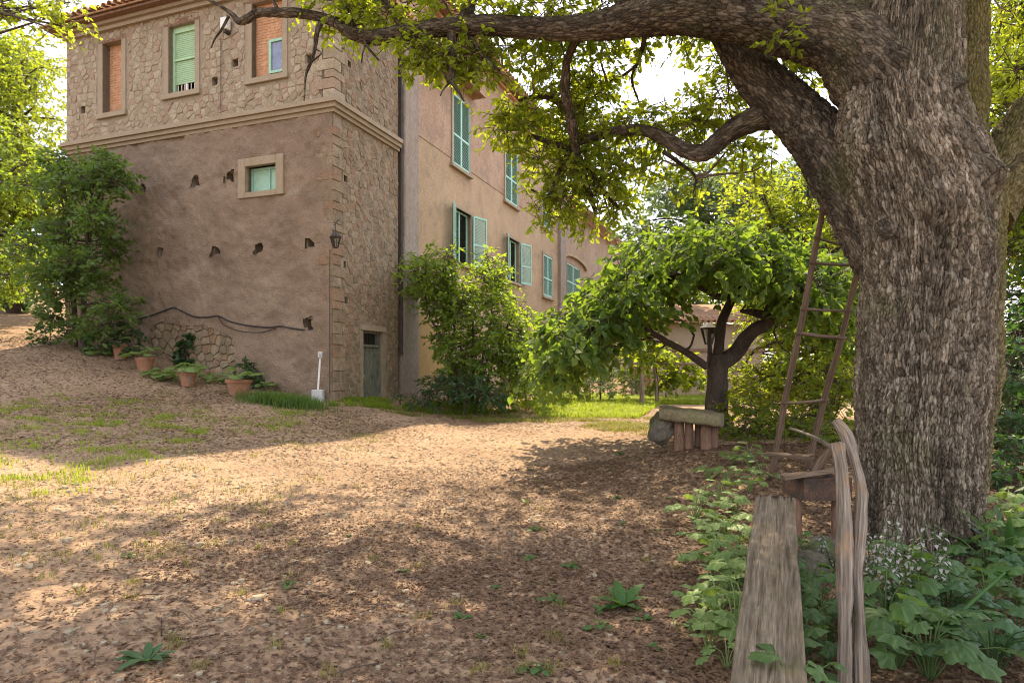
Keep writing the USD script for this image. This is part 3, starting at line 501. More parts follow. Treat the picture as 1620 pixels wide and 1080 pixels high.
# --- plastered pier and long wing
ZM = FU.hit(775, 118)[1]; T0, T1 = 4.3, FU.hit(884, 400)[0]; T2 = FU.hit(992, 440)[0]
obj('pier', FU.w(ext(sbox(TW, Z0, T0, ZE - 0.1), 0.75, -0.5)), M_pier, house, label='grey plastered pier between stone block and wing') if False else None
obj('pier', FU.w(bx(TW + 0.16, T0, Z0, ZE - 0.1, -0.5, 0.16, 0.03)), M_pier, house)
obj('wall', FU.w(bx(TW, TW + 0.16, Z0, ZE - 0.1, -0.5, -0.12)), M_pier, house)
uw1 = pxrect(FU, 717, 743, 157, 268); uw2 = pxrect(FU, 800, 819, 235, 323); uw3 = pxrect(FU, 858, 873, 306, 362)
lw1 = pxrect(FU, 720, 746, 334, 418); lw2 = pxrect(FU, 804, 822, 379, 446); lw3 = pxrect(FU, 860, 874, 405, 470)
wins = [uw1, uw2, uw3, lw1, lw2, lw3]
wing = sbox(T0, Z0, T1, ZM)
zs = FU.hit(657, 209)[1]   # the line where the plaster changes
ow = unary_union(wins)
obj('wall', FU.w(ext(sbox(T0, zs, T1, ZM).difference(ow), 0.42, -0.45)), M_plaster, house, label='upper pinkish plaster wall of the wing')
obj('wall', FU.w(ext(sbox(T0, Z0, T1, zs).difference(ow), 0.4, -0.45)), M_plaster2, house, label='lower ochre plaster wall of the wing')
obj('wall_patch', FU.w(ext(Polygon([FU.hit(657, 490), FU.hit(700, 520), FU.hit(714, 588), FU.hit(708, 610), FU.hit(657, 605)]), 0.035, -0.05)), M_yellow, house)
for i, w in enumerate(wins):
    x0, y0, x1, y1 = w.bounds; W_ = x1 - x0; H_ = y1 - y0
    b = 0.12
    wn = obj('window', FU.w(cat([bx(x0 - b, x0, y0 - 0.1, y1 + b, -0.3, 0.012, 0.004), bx(x1, x1 + b, y0 - 0.1, y1 + b, -0.3, 0.012, 0.004), bx(x0, x1, y1, y1 + b, -0.3, 0.010, 0.004)])), M_band, house)
    obj('sill', FU.w(bx(x0 - 0.2, x1 + 0.2, y0 - 0.12, y0, -0.3, 0.08, 0.012)), M_band, wn)
    if i in (0, 1, 2, 5):
        for k in range(2): obj('shutter', FU.w(loc(leaf_shutter(W_ / 2 - 0.006, H_ - 0.02), x0 + k * W_ / 2 + 0.003, y0 + 0.01, -0.045)), M_shut, wn)
        obj('dark_backing', FU.w(bx(x0, x1, y0, y1, -0.5, -0.42)), M_dark, wn)
    else:
        obj('shutter', FU.w(loc(leaf_shutter(W_ / 2 + 0.05, H_ - 0.02), x0 - b * 0.2, y0 + 0.01, 0.06, math.pi - 0.35)), M_shut, wn)
        obj('shutter', FU.w(loc(leaf_shutter(W_ / 2 + 0.05, H_ - 0.02), x1 + b * 0.2, y0 + 0.01, 0.05, 0.30)), M_shut, wn)
        fm = [bx(x0, x0 + 0.06, y0, y1, -0.24, -0.17), bx(x1 - 0.06, x1, y0, y1, -0.24, -0.17), bx(x0 + .06, x1 - .06, y1 - 0.06, y1, -0.24, -0.17), bx(x0 + .06, x1 - .06, y0, y0 + 0.07, -0.24, -0.17), bx((x0 + x1) / 2 - 0.04, (x0 + x1) / 2 + 0.04, y0 + .07, y1 - .06, -0.242, -0.168)]
        obj('window_frame', FU.w(cat(fm)), M_frame, wn)
        for a, b_ in ((x0 + 0.06, (x0 + x1) / 2 - 0.04), ((x0 + x1) / 2 + 0.04, x1 - 0.06)): obj('pane', FU.w(bx(a, b_, y0 + 0.07, y1 - 0.06, -0.212, -0.206)), M_glass, wn)
        xs = np.linspace(x0 + 0.05, x1 - 0.05, 60); cv = np.concatenate([np.column_stack([xs, np.full(60, yy), -0.3 - 0.03 * np.sin(xs * 60) * (1 if yy < y1 else 0.4)]) for yy in (y0 + 0.02, y1 - 0.03)])
        cf = np.array([[k, k + 1, 61 + k] for k in range(59)] + [[k, 61 + k, 60 + k] for k in range(59)]); keep = np.abs(xs[cf[:, 0] % 60] - (x0 + x1) / 2) > 0.12
        obj('curtain', FU.w((cv, cf[keep])), M_curtain, wn); obj('dark_backing', FU.w(bx(x0 - 0.1, x1 + 0.1, y0 - 0.1, y1 + 0.1, -0.9, -0.8)), M_dark, wn)
# eaves and roof of the wing
obj('eaves_moulding', FU.w(bx(T0, T1, ZM, ZM + 0.1, -0.4, 0.12, 0.02)), M_brick, house); obj('eaves_board', FU.w(bx(T0, T1 + 0.1, ZM + 0.102, ZM + 0.16, -0.4, 0.42, 0.01)), M_log, house)
def slope(Fc, t0, t1, z, depth, rise, name='roof', parent=house):
    v = np.array([(t0, z, 0.5), (t1, z, 0.5), (t1, z + rise, -depth), (t0, z + rise, -depth), (t0, z + 0.06, 0.5), (t1, z + 0.06, 0.5), (t1, z + rise + 0.06, -depth), (t0, z + rise + 0.06, -depth)], float)
    f = np.array([[0, 2, 1], [0, 3, 2], [4, 5, 6], [4, 6, 7], [0, 1, 5], [0, 5, 4], [1, 2, 6], [1, 6, 5], [2, 3, 7], [2, 7, 6], [3, 0, 4], [3, 4, 7]])
    return obj(name, Fc.w((v, f)), M_tile, parent)
slope(FU, T0, T1 + 0.1, ZM + 0.165, 5.0, 1.7)
for t in np.arange(T0 + 0.1, T1, 0.26):
    a, b_ = FU.w((np.array([(t, ZM + 0.2, 0.6), (t, ZM + 0.52, -0.35)]), np.zeros((0, 3), int)))[0]
    obj('roof_tile', coppo(a, b_), M_tile, house, smooth=40)
# wing's far pilaster and the lower range beyond
obj('pilaster', FU.w(bx(T1, T1 + 1.1, Z0, ZM - 0.2, -0.5, 0.12, 0.03)), M_pier, house)
ZF = FU.hit(960, 375)[1]
fwn = pxrect(FU, 902, 922, 420, 470)
obj('wall', FU.w(ext(sbox(T1 + 1.1, Z0, T2 + 6, ZF).difference(fwn), 0.4, -0.6)), M_plaster, house, label='lower far range of the house')
x0, y0, x1, y1 = fwn.bounds
wn = obj('window', FU.w(cat([bx(x0 - 0.12, x0, y0, y1, -0.5, -0.18), bx(x1, x1 + 0.12, y0, y1, -0.5, -0.18), bx(x0 - 0.12, x1 + 0.12, y0 - 0.12, y0 - 0.002, -0.5, -0.16)])), M_band, house)
obj('dark_backing', FU.w(bx(x0 - 0.6, x1 + 3.0, y0 - 0.6, y1 + 0.6, -1.0, -0.9)), M_dark, wn)  # near-black sheet added behind the opening to look like an unlit room
for k in range(2): obj('shutter', FU.w(loc(leaf_shutter((x1 - x0) / 2 - 0.01, y1 - y0), x0 + k * (x1 - x0) / 2 + 0.005, y0, -0.26)), M_shut, wn)
# the arched hood over it
xs = np.linspace(0, np.pi, 15); cxh = (x0 + x1) / 2 + 0.3; hw = (x1 - x0) * 0.75 + 0.5
arc = [(cxh + hw * math.cos(a), y1 + 0.1 + 0.55 * math.sin(a)) for a in xs]
obj('arched_hood', FU.w(ext(Polygon(arc + [(cxh - hw + 0.2, y1 + 0.1)] + [(cxh + (hw - 0.2) * math.cos(a), y1 + 0.08 + 0.38 * math.sin(a)) for a in xs[::-1]]).buffer(0), 0.16, -0.22)), M_plaster2, house)
slope(FU, T1 + 1.1, T2 + 6, ZF + 0.02, 5.0, 1.6)
for t in np.arange(T1 + 1.2, T2 + 6, 0.3):
    a, b_ = FU.w((np.array([(t, ZF + 0.06, 0.6), (t, ZF + 0.36, -0.35)]), np.zeros((0, 3), int)))[0]
    obj('roof_tile', coppo(a, b_), M_tile, house, smooth=40)
# back and left walls so that the house is a solid block
obj('wall', mv(cat([bx(0, 0.3, 0.4, UB - 0.6, Z0, ZE)]), (w3(LW, 0, 0)[0], w3(LW, 0, 0)[1], 0), math.atan2(Ud[1], Ud[0]) - math.pi / 2), M_mortar, house)
# drain pipe
p0, p1 = FU.hit(633, 300)[0], 0
obj('drain_pipe', tube([FU.w((np.array([[TW + 0.09, z, 0.06]]), np.zeros((0, 3), int)))[0][0] for z in (FU.hit(626, 560)[1], 6.0, ZE - 0.2)], [0.045, 0.045], 10, n=12), M_iron, house, smooth=True)
def fp(Fc, px, py, out=0.05):
    t, z = Fc.hit(px, py); return Fc.w((np.array([[t, z, out]]), np.zeros((0, 3), int)))[0][0]
# --- things on the walls
cab = tube([fp(FL, *p, 0.07) for p in [(200, 507), (215, 506), (240, 500), (262, 492), (278, 487), (292, 493), (310, 501), (330, 502), (348, 500), (365, 508), (395, 515), (430, 518), (445, 516), (462, 519), (484, 522)]], [0.022] * 2, 6, n=80)
tag(obj('electric_cable', cab, M_cable, smooth=True), 'thick dark cable sagging in loops along the brown rendered wall', 'cable')
cab = tube([fp(FL, *p, 0.10) for p in [(348, 500), (360, 515), (385, 524), (415, 526), (440, 520)]], [0.012] * 2, 5, n=40)
tag(obj('electric_cable', cab, M_cable, smooth=True), 'thin second cable drooping just below the thick wall cable', 'cable')
lan = thing('wall_lantern', 'small iron lantern on a bracket at the corner of the stone block', 'lantern', (0, 0, 0))
lp = np.array([*(C + 0.32 * (nL + nU) / 1.41), 0]); lp[2] = EYE + (HZ - 392) / F * lp[1]
obj('lantern_frame', mv(cat([rev([(0.0, 0.0), (0.075, 0.0), (0.075, 0.02), (0.0, 0.02)], 6), rev([(0.15, 0.26), (0.16, 0.28), (0.06, 0.38), (0.02, 0.40), (0.02, 0.45), (0.0, 0.45)], 6)] + [tube([(0.07 * math.cos(a), 0.07 * math.sin(a), 0.01), (0.135 * math.cos(a), 0.135 * math.sin(a), 0.27)], [0.010, 0.010], 4, n=2) for a in np.arange(6) * math.pi / 3]), lp), M_iron, lan)
obj('lantern_glass', mv(rev([(0.06, 0.02), (0.125, 0.26)], 6), lp), M_glass, lan)
corner3 = np.array([*C, 0])
obj('bracket', tube([lp + np.array([0, 0, 0.44]), lp + np.array([0.0, 0.02, 0.62]), lp + np.array([0.06, 0.14, 0.75]), np.array([*(C + 0.05 * (nL + nU)), lp[2] + 0.62])], [0.014] * 2, 6, n=20), M_iron, lan)
wire = tube([fp(FL, 525, p, 0.09) for p in (396, 450, 520, 590, 622)], [0.010] * 2, 5, n=20)
tag(obj('lantern_wire', wire, M_cable, smooth=True), 'thin vertical wire running down the corner below the lantern', 'wire')
fl = thing('floodlight', 'small white lamp box with a wire on the upper stone wall', 'lamp', (0, 0, 0))
c0, z0 = FL.hit(363, 42)
obj('lamp_housing', FL.w(bx(c0 - 0.11, c0 + 0.11, z0 - 0.17, z0 + 0.15, 0.06, 0.24, 0.02)), M_white, fl); obj('lamp_bracket', FL.w(bx(c0 - 0.04, c0 + 0.04, z0 - 0.26, z0 - 0.17, 0.0, 0.2, 0.01)), M_iron, fl)
obj('lamp_wire', tube([fp(FL, 352, y, 0.06) for y in (62, 100, 150, 176)], [0.009] * 2, 5, n=8), M_cable, fl)
# ---------------------------------------------------------------- foliage
def tmpl(kind):
    if kind == 'diamond': return np.array([(0, 0, 0), (0.28, 0.45, 0.06), (0, 1, 0), (-0.28, 0.45, 0.06)], float), np.array([[0, 1, 2], [0, 2, 3]])
    if kind == 'narrow': return np.array([(0, 0, 0), (0.15, 0.4, 0.05), (0, 1, -0.1), (-0.15, 0.4, 0.05)], float), np.array([[0, 1, 2], [0, 2, 3]])
    if kind == 'oak':
        h = [(0.05, 0.08), (0.20, 0.28), (0.14, 0.38), (0.30, 0.55), (0.20, 0.68), (0.22, 0.84), (0.0, 1.0)]
        R = [(x, y, 0.10 * x / 0.3) for x, y in h]; L = [(-x, y, 0.10 * x / 0.3) for x, y in h[:-1]]
        V = np.array([(0, 0, 0)] + R + L[::-1] + [(0, 0.5, 0)], float); n = len(V) - 1
        return V, np.array([[n, i, (i + 1) % n] for i in range(n)])
    if kind == 'heart':
        h = [(0.10, -0.08), (0.36, 0.02), (0.47, 0.28), (0.36, 0.58), (0.15, 0.84), (0.0, 1.02)]
        R = [(x, y, 0.09 * x - 0.10 * y * y) for x, y in h]; L = [(-x, y, z) for (x, y, z) in R[:-1]]
        V = np.array([(0, 0.03, 0)] + R + L[::-1] + [(0, 0.42, -0.05)], float); n = len(V) - 1
        return V, np.array([[n, i, (i + 1) % n] for i in range(n)])
LEAF = {k: tmpl(k) for k in ('diamond', 'narrow', 'oak', 'heart')}
def nrm(a): return a / (np.linalg.norm(a, axis=-1, keepdims=True) + 1e-12)
def put_leaves(kind, pos, axis, normal, size):
    V, Fc = LEAF[kind]; y = nrm(axis); x = nrm(np.cross(y, normal)); z = np.cross(x, y)
    W = pos[:, None] + size[:, None, None] * (V[None, :, 0:1] * x[:, None] + V[None, :, 1:2] * y[:, None] + V[None, :, 2:3] * z[:, None])
    f = Fc[None] + (np.arange(len(pos)) * len(V))[:, None, None]
    return W.reshape(-1, 3), f.reshape(-1, 3)
def thin_tubes(a, b, c, r0, r1):
    """many three-sided twigs a -> b -> c at once"""
    n = len(a); t = nrm(c - a); u = nrm(np.cross(t, np.array([0.3, 0.2, 1.0]))); w = np.cross(t, u); V = []
    for p, r in ((a, r0), (b, (r0 + r1) / 2), (c, r1)):
        for k in range(3):
            an = k * 2 * math.pi / 3; V.append(p + np.reshape(r, (-1, 1)) * (math.cos(an) * u + math.sin(an) * w))
    V = np.stack(V, 1); f = []
    for l in range(2):
        for k in range(3):
            k2 = (k + 1) % 3; f += [[3 * l + k, 3 * l + k2, 3 * l + 3 + k2], [3 * l + k, 3 * l + 3 + k2, 3 * l + 3 + k]]
    f = np.array(f)[None] + (np.arange(n) * 9)[:, None, None]
    return V.reshape(-1, 3), f.reshape(-1, 3)
def foliage(clumps, kind, size, per_m3=None, seed=0, spray=(0.25, 9), up=0.7, droop=0.25, shell=0.5, clear=None, flat=0.0, need_root=None):
    """clumps: (centre, (rx, ry, rz), number of sprays). Returns (leaves, twigs). A spray is a short twig with leaves set alternately along it."""
    r = np.random.default_rng(seed); O, D = [], []
    for c, rad, n in clumps:
        n = int(n); d = nrm(r.normal(size=(n, 3))); k = r.random(n) ** shell
        off = d * k[:, None] * np.asarray(rad) * (0.75 + 0.5 * meshkit.noise(d * 2.3 + c[0], seed))[:, None]
        O.append(c + off); dd = d * np.array([1, 1, 0.6]) + r.normal(0, 0.5, (n, 3)) - np.array([0, 0, droop]); D.append(nrm(dd))
    O, D = np.vstack(O), np.vstack(D)
    if clear is not None:
        k = clear(O); O, D = O[k], D[k]
    n = len(O); L = spray[0] * r.uniform(0.6, 1.4, n); m = spray[1]
    tip = O + D * L[:, None] + np.array([0, 0, -1.0]) * (droop * 0.5 * L)[:, None]; mid = O + D * (L * 0.5)[:, None]
    tw = thin_tubes(O - D * (L * 0.6)[:, None], mid, tip, np.full(n, size * 0.05 + 0.002), np.full(n, 0.0012))
    t = (np.arange(m) + 0.5) / m; t = t[None] + r.normal(0, 0.06, (n, m))
    pos = O[:, None] + D[:, None] * (L[:, None] * t)[..., None] - np.array([0, 0, 1.0]) * (droop * 0.5 * L[:, None] * t ** 2)[..., None]
    side = nrm(np.cross(D, np.array([0, 0, 1.0]) + r.normal(0, 0.3, (n, 3))))
    sg = np.where((np.arange(m) % 2) == 0, 1.0, -1.0)[None, :, None]
    ax = D[:, None] * r.uniform(0.2, 0.9, (n, m, 1)) + side[:, None] * sg * r.uniform(0.5, 1.1, (n, m, 1)) + r.normal(0, 0.35, (n, m, 3)) - np.array([0, 0, droop])
    no = np.array([0, 0, up]) + r.normal(0, 0.55 * (1 - flat), (n, m, 3)) + D[:, None] * 0.3
    sz = size * r.uniform(0.6, 1.25, (n, m))
    return put_leaves(kind, pos.reshape(-1, 3), ax.reshape(-1, 3), no.reshape(-1, 3), sz.ravel()), tw
def limb_to(roots, target, r0, r1, seed, sag=0.2):
    """a wavy branch from the nearest of some points to a clump's centre"""
    roots = np.asarray(roots); a = roots[np.argmin(np.linalg.norm(roots - target, axis=1))]; r = np.random.default_rng(seed)
    L = np.linalg.norm(target - a); ps = [a + (target - a) * t + r.normal(0, 0.05 * L, 3) * (0 < t < 1) + np.array([0, 0, sag * L * 0.25 * math.sin(t * math.pi)]) for t in (0, 0.35, 0.7, 1)]
    return tube(ps, [r0, (r0 + r1) / 2, r1], 6, n=10)
def tree(name, label, category, stems, clumps, kind, size, lmat, bmat, seed, roots=None, r_limb=(0.05, 0.012), group=None, limbs=True, **kw):
    """stems: list of (points, radii); clumps as in foliage"""
    t = thing(name, label, category, (0, 0, 0), group=group); base = []
    for pts, rad in stems:
        obj('trunk', tube(pts, rad, 12, n=len(pts) * 7, bump=lambda th, L, r_, V: r_ * 0.35 * (meshkit.fbm(V * np.array([9, 9, 3.0]) / max(0.5, 1), 3, seed) - 0.5)), bmat, t, smooth=True)
        base += list(catmull(pts, 24)[8:]) if len(pts) > 2 else [np.asarray(pts[-1])]
    lv, tw = foliage(clumps, kind, size, seed=seed, **kw)
    if limbs:
        obj('branches', cat([limb_to(base, c, r_limb[0], r_limb[1], seed * 100 + i) for i, (c, rad, n) in enumerate(clumps)]), bmat, t, smooth=True)
    obj('twigs', tw, M_twig, t); obj('crown', lv, lmat, t, kind='stuff')
    return t
def cl(px, py, d, r, n, sy=1.0, sz=1.0, sd=1.0):
    """a clump at a pixel and depth; r is its radius in metres"""
    return (P(px, py, d), (r * sy, r * sd, r * sz), n)
def px_r(p, d): return p / F * d

# ---------------------------------------------------------------- the great oak
DT = 5.9
prof_raw = [(905, 1352, 1575), (885, 1362, 1566), (800, 1361, 1557), (700, 1351, 1566), (600, 1350, 1586), (500, 1354, 1598), (450, 1358, 1604), (400, 1352, 1603), (350, 1342, 1602), (300, 1326, 1600), (250, 1318, 1584), (200, 1318, 1556), (140, 1326, 1540), (80, 1340, 1532), (0, 1358, 1526), (-120, 1372, 1518), (-300, 1385, 1505), (-600, 1410, 1490)]
prof = [(a, b + 6, c - (12 if a > 560 else 24 if a > 120 else 14)) for a, b, c in prof_raw]
zz = np.array([P(0, a, DT)[2] for a, b, c in prof]); xl = np.array([P(b, 0, DT)[0] for a, b, c in prof]); xr = np.array([P(c, 0, DT)[0] for a, b, c in prof])
nzz = 430
zs_ = np.concatenate([np.linspace(zz[0] - 0.25, zz[12], 420), np.linspace(zz[12], zz[-1], 61)[1:]])
thv = np.concatenate([np.linspace(0, np.pi, 50, endpoint=False), np.linspace(np.pi, 2 * np.pi, 320, endpoint=False)]); nth = len(thv)
cxz = np.interp(zs_, zz, (xl + xr) / 2); rz = np.interp(zs_, zz, (xr - xl) / 2)
cxz = gaussian_filter(cxz, 6); rz = gaussian_filter(rz, 6)
rng_b = np.random.default_rng(31)
def fissures(arc, length, w=0.045, h=0.085, seed=0):
    """distance pattern of bark plates: 0 in the cracks, 1 on the plates (arc and length in metres)"""
    r = np.random.default_rng(seed); a1, l1 = arc.max() + 0.2, length.max() + 0.3
    g = np.stack(np.meshgrid(np.arange(-0.2, a1, w), np.arange(length.min() - 0.3, l1, h), indexing='ij'), -1)
    g[:, ::2, 0] += w / 2; g = (g + r.normal(0, 0.28, g.shape) * np.array([w, h])).reshape(-1, 2)
    tree_ = cKDTree(g / np.array([w, h])); d, i = tree_.query(np.stack([arc.ravel() / w, length.ravel() / h], 1), k=2)
    e = np.clip((d[:, 1] - d[:, 0]) / 0.38, 0, 1); hgt = r.uniform(0.55, 1.0, len(g))[i[:, 0]]
    return (e ** 0.7 * hgt).reshape(arc.shape)
TH, ZZ = np.meshgrid(thv, zs_, indexing='ij'); RR = np.interp(ZZ, zs_, rz); CXX = np.interp(ZZ, zs_, cxz)
fl_ = np.clip((zz[0] + 0.75 - ZZ) / 0.75, 0, 1) ** 2
lob = 0.865 + (0.04 + 0.10 * fl_) * np.cos(5 * TH + 0.8 + 0.3 * ZZ) + 0.03 * np.cos(3 * TH - 0.5 * ZZ) + 0.10 * fl_
xyz0 = np.stack([CXX + RR * np.cos(TH), DT + RR * 0.92 * np.sin(TH), ZZ], -1)
warp = (meshkit.fbm(xyz0 * 1.7, 3, 40) - 0.5)
arc = TH * 0.62 + 0.05 * warp; leng = ZZ + 0.09 * (meshkit.fbm(xyz0 * 2.5, 2, 41) - 0.5)
bark = fissures(arc, leng, 0.027, 0.085, 32)
bark2 = fissures(TH * 0.62 + 0.09 * warp, ZZ, 0.075, 0.42, 33)
burl = sum(a * np.exp(-((np.angle(np.exp(1j * (TH - t0))) * 0.6) ** 2 + (ZZ - z0) ** 2) / s_ ** 2) for a, t0, z0, s_ in [(0.10, 4.30, P(0, 345, DT)[2], 0.16), (0.14, 5.15, P(0, 300, DT)[2], 0.14), (0.07, 3.75, P(0, 250, DT)[2], 0.22), (0.05, 4.6, P(0, 360, DT)[2], 0.25)])
rad = RR * lob + 0.03 * bark + 0.035 * bark2 + 0.05 * (warp) + burl + 0.06 * (meshkit.fbm(xyz0 * 0.9, 2, 44) - 0.5)
V = np.stack([CXX + rad * np.cos(TH), DT + rad * 0.92 * np.sin(TH), ZZ], -1)
i, j = np.meshgrid(np.arange(nth), np.arange(len(zs_) - 1), indexing='ij'); i2 = (i + 1) % nth; nz = len(zs_)
q = np.stack([i * nz + j, i2 * nz + j, i2 * nz + j + 1, i * nz + j + 1], -1).reshape(-1, 4)
oak = thing('oak_tree', 'huge old oak with deeply furrowed trunk and spreading limbs at the right', 'tree')
obj('trunk', (V.reshape(-1, 3), np.vstack([q[:, [0, 1, 2]], q[:, [0, 2, 3]]]), np.stack([arc, 0.6 * np.sin(TH * 1.0) * 0, leng], -1).reshape(-1, 3)), M_bark, oak, smooth=True)
def bark_bump(seed, w=0.05, h=0.10, amp=0.03, knob=0.22):
    def f(th, L, r_, V):
        a = th * r_.mean() * 1.0
        return amp * np.clip(r_ / 0.2, 0.25, 1.2) * fissures(a, L, w, h, seed) + r_ * knob * (meshkit.fbm(V * 2.4, 3, seed) - 0.5) + 0.02 * (meshkit.fbm(V * 9, 2, seed) - 0.5) * np.clip(r_ / 0.15, 0.2, 1)
    return f
def limb(pts, rads, sides, n, seed, name='limb', bump=None, **k):
    """pts: (px, py, depth), rads in pixels at that depth"""
    p = [P(*a) for a in pts]; r_ = [px_r(b, a[2]) for a, b in zip(pts, rads)]
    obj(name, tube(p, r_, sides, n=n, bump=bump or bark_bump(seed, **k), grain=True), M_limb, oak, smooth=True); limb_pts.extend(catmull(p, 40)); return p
limb_pts = []
A_ = [(1450, 190, 5.9), (1392, 118, 5.95), (1340, 66, 6.0), (1270, 42, 6.1), (1190, 28, 6.2), (1105, 16, 6.3), (1020, 26, 6.45), (940, 42, 6.6), (860, 46, 6.75), (780, 40, 6.9), (700, 44, 7.0), (640, 52, 7.1), (590, 60, 7.2), (556, 52, 7.25), (532, 36, 7.3)]
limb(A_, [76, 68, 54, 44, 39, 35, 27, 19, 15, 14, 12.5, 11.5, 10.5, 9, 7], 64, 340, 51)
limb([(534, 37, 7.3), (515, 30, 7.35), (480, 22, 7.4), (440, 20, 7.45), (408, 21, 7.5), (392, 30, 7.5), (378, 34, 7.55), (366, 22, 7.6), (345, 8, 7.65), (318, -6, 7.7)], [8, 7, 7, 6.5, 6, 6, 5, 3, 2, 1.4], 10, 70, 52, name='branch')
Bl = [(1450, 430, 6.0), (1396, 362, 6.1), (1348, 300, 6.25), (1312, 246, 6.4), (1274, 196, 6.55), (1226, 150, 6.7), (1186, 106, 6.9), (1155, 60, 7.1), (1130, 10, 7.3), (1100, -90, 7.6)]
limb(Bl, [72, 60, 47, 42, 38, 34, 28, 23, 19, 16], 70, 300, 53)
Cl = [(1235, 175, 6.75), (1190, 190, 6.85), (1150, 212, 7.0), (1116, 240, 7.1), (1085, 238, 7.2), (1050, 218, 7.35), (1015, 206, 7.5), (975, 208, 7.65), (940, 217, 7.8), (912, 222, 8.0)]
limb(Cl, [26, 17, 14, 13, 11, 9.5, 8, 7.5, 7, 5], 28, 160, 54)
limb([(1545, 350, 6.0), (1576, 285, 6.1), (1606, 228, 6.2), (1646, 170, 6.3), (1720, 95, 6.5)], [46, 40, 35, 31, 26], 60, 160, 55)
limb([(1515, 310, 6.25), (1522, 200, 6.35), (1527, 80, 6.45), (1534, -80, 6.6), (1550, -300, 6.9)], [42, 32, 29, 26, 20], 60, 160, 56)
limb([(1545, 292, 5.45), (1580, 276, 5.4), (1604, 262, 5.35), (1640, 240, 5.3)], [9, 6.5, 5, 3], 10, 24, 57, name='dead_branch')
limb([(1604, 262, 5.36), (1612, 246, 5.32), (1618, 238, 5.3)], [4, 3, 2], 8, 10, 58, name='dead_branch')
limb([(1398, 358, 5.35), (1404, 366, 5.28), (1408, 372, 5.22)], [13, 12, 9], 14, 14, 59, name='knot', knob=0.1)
# smaller branches seen against the sky and the house
brs = [([(714, 42, 7.0), (716, 70, 6.95), (715, 100, 6.9), (712, 130, 6.85)], [9, 8, 7, 6]), ([(712, 128, 6.85), (722, 140, 6.8), (734, 160, 6.75)], [4, 3, 1.5]), ([(712, 130, 6.85), (704, 120, 6.85), (698, 110, 6.85)], [3, 2, 1.5]), ([(710, 132, 6.85), (700, 144, 6.8), (697, 152, 6.8)], [2, 1.5, 1]),
       ([(508, 36, 7.35), (502, 50, 7.3), (498, 78, 7.3), (492, 98, 7.25), (484, 120, 7.25), (481, 160, 7.2)], [4.5, 4, 3.5, 3, 2, 1]), ([(492, 98, 7.25), (503, 90, 7.2), (508, 84, 7.2), (500, 78, 7.2)], [2, 1.5, 1.2, 1]), ([(575, 64, 7.2), (584, 78, 7.15), (596, 92, 7.1), (600, 96, 7.1)], [3, 2, 1.5, 1]), ([(580, 66, 7.2), (574, 84, 7.15), (572, 100, 7.1)], [2, 1.5, 1]),
       ([(640, 50, 7.1), (622, 22, 7.2), (600, -10, 7.3)], [6, 5, 4]), ([(730, 40, 6.95), (742, 10, 7.1), (760, -40, 7.3)], [11, 10, 8]), ([(744, 60, 7.0), (760, 84, 6.9), (790, 112, 6.8)], [5, 4, 2]), ([(925, 42, 6.6), (900, 90, 7.0), (894, 140, 7.3), (905, 200, 7.6), (914, 250, 7.9), (930, 300, 8.1), (944, 340, 8.2)], [8, 7, 7, 8, 7, 5, 3]), ([(905, 180, 7.6), (880, 160, 7.7), (850, 152, 7.8), (820, 160, 7.8)], [6, 5, 4, 2]),
       ([(912, 222, 8.0), (895, 252, 8.05), (880, 282, 8.1), (868, 310, 8.1), (840, 300, 8.1)], [6, 5, 4, 3, 1.5]), ([(940, 215, 7.8), (900, 232, 7.9), (860, 222, 8.0), (820, 205, 8.1)], [6, 5, 4, 2]), ([(930, 262, 8.0), (945, 290, 8.1), (965, 315, 8.2), (980, 330, 8.2)], [5, 4, 3, 2]),
       ([(1022, 30, 6.5), (1018, 70, 6.9), (1008, 100, 7.2), (1000, 128, 7.4), (1012, 165, 7.5)], [5, 4, 3, 2.5, 1]), ([(1005, 105, 7.2), (985, 120, 7.4), (960, 130, 7.5)], [2.5, 2, 1]), ([(1050, 240, 7.3), (1075, 258, 7.4), (1100, 280, 7.5), (1096, 310, 7.5)], [4, 3, 2, 1]), ([(1110, 20, 6.3), (1130, 60, 6.8), (1150, 90, 7.2)], [6, 4, 2]), ([(560, 44, 7.3), (540, 0, 7.5), (520, -40, 7.6)], [5, 4, 3]), ([(440, 18, 7.45), (432, 0, 7.5), (425, -20, 7.5)], [3, 2.5, 2]), ([(362, 26, 7.6), (350, 48, 7.6), (340, 62, 7.6), (334, 76, 7.6)], [2.4, 2, 1.5, 1]), ([(990, 26, 6.5), (970, -20, 7), (950, -80, 7.5)], [9, 8, 6]), ([(1250, 40, 6.1), (1240, -20, 6.4), (1220, -100, 7)], [14, 12, 9])]
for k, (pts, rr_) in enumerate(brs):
    limb(pts, rr_, 8, len(pts) * 7, 100 + k, name='branch', bump=lambda th, L, r_, V: r_ * 0.5 * (meshkit.fbm(V * 8, 2, 3) - 0.5))
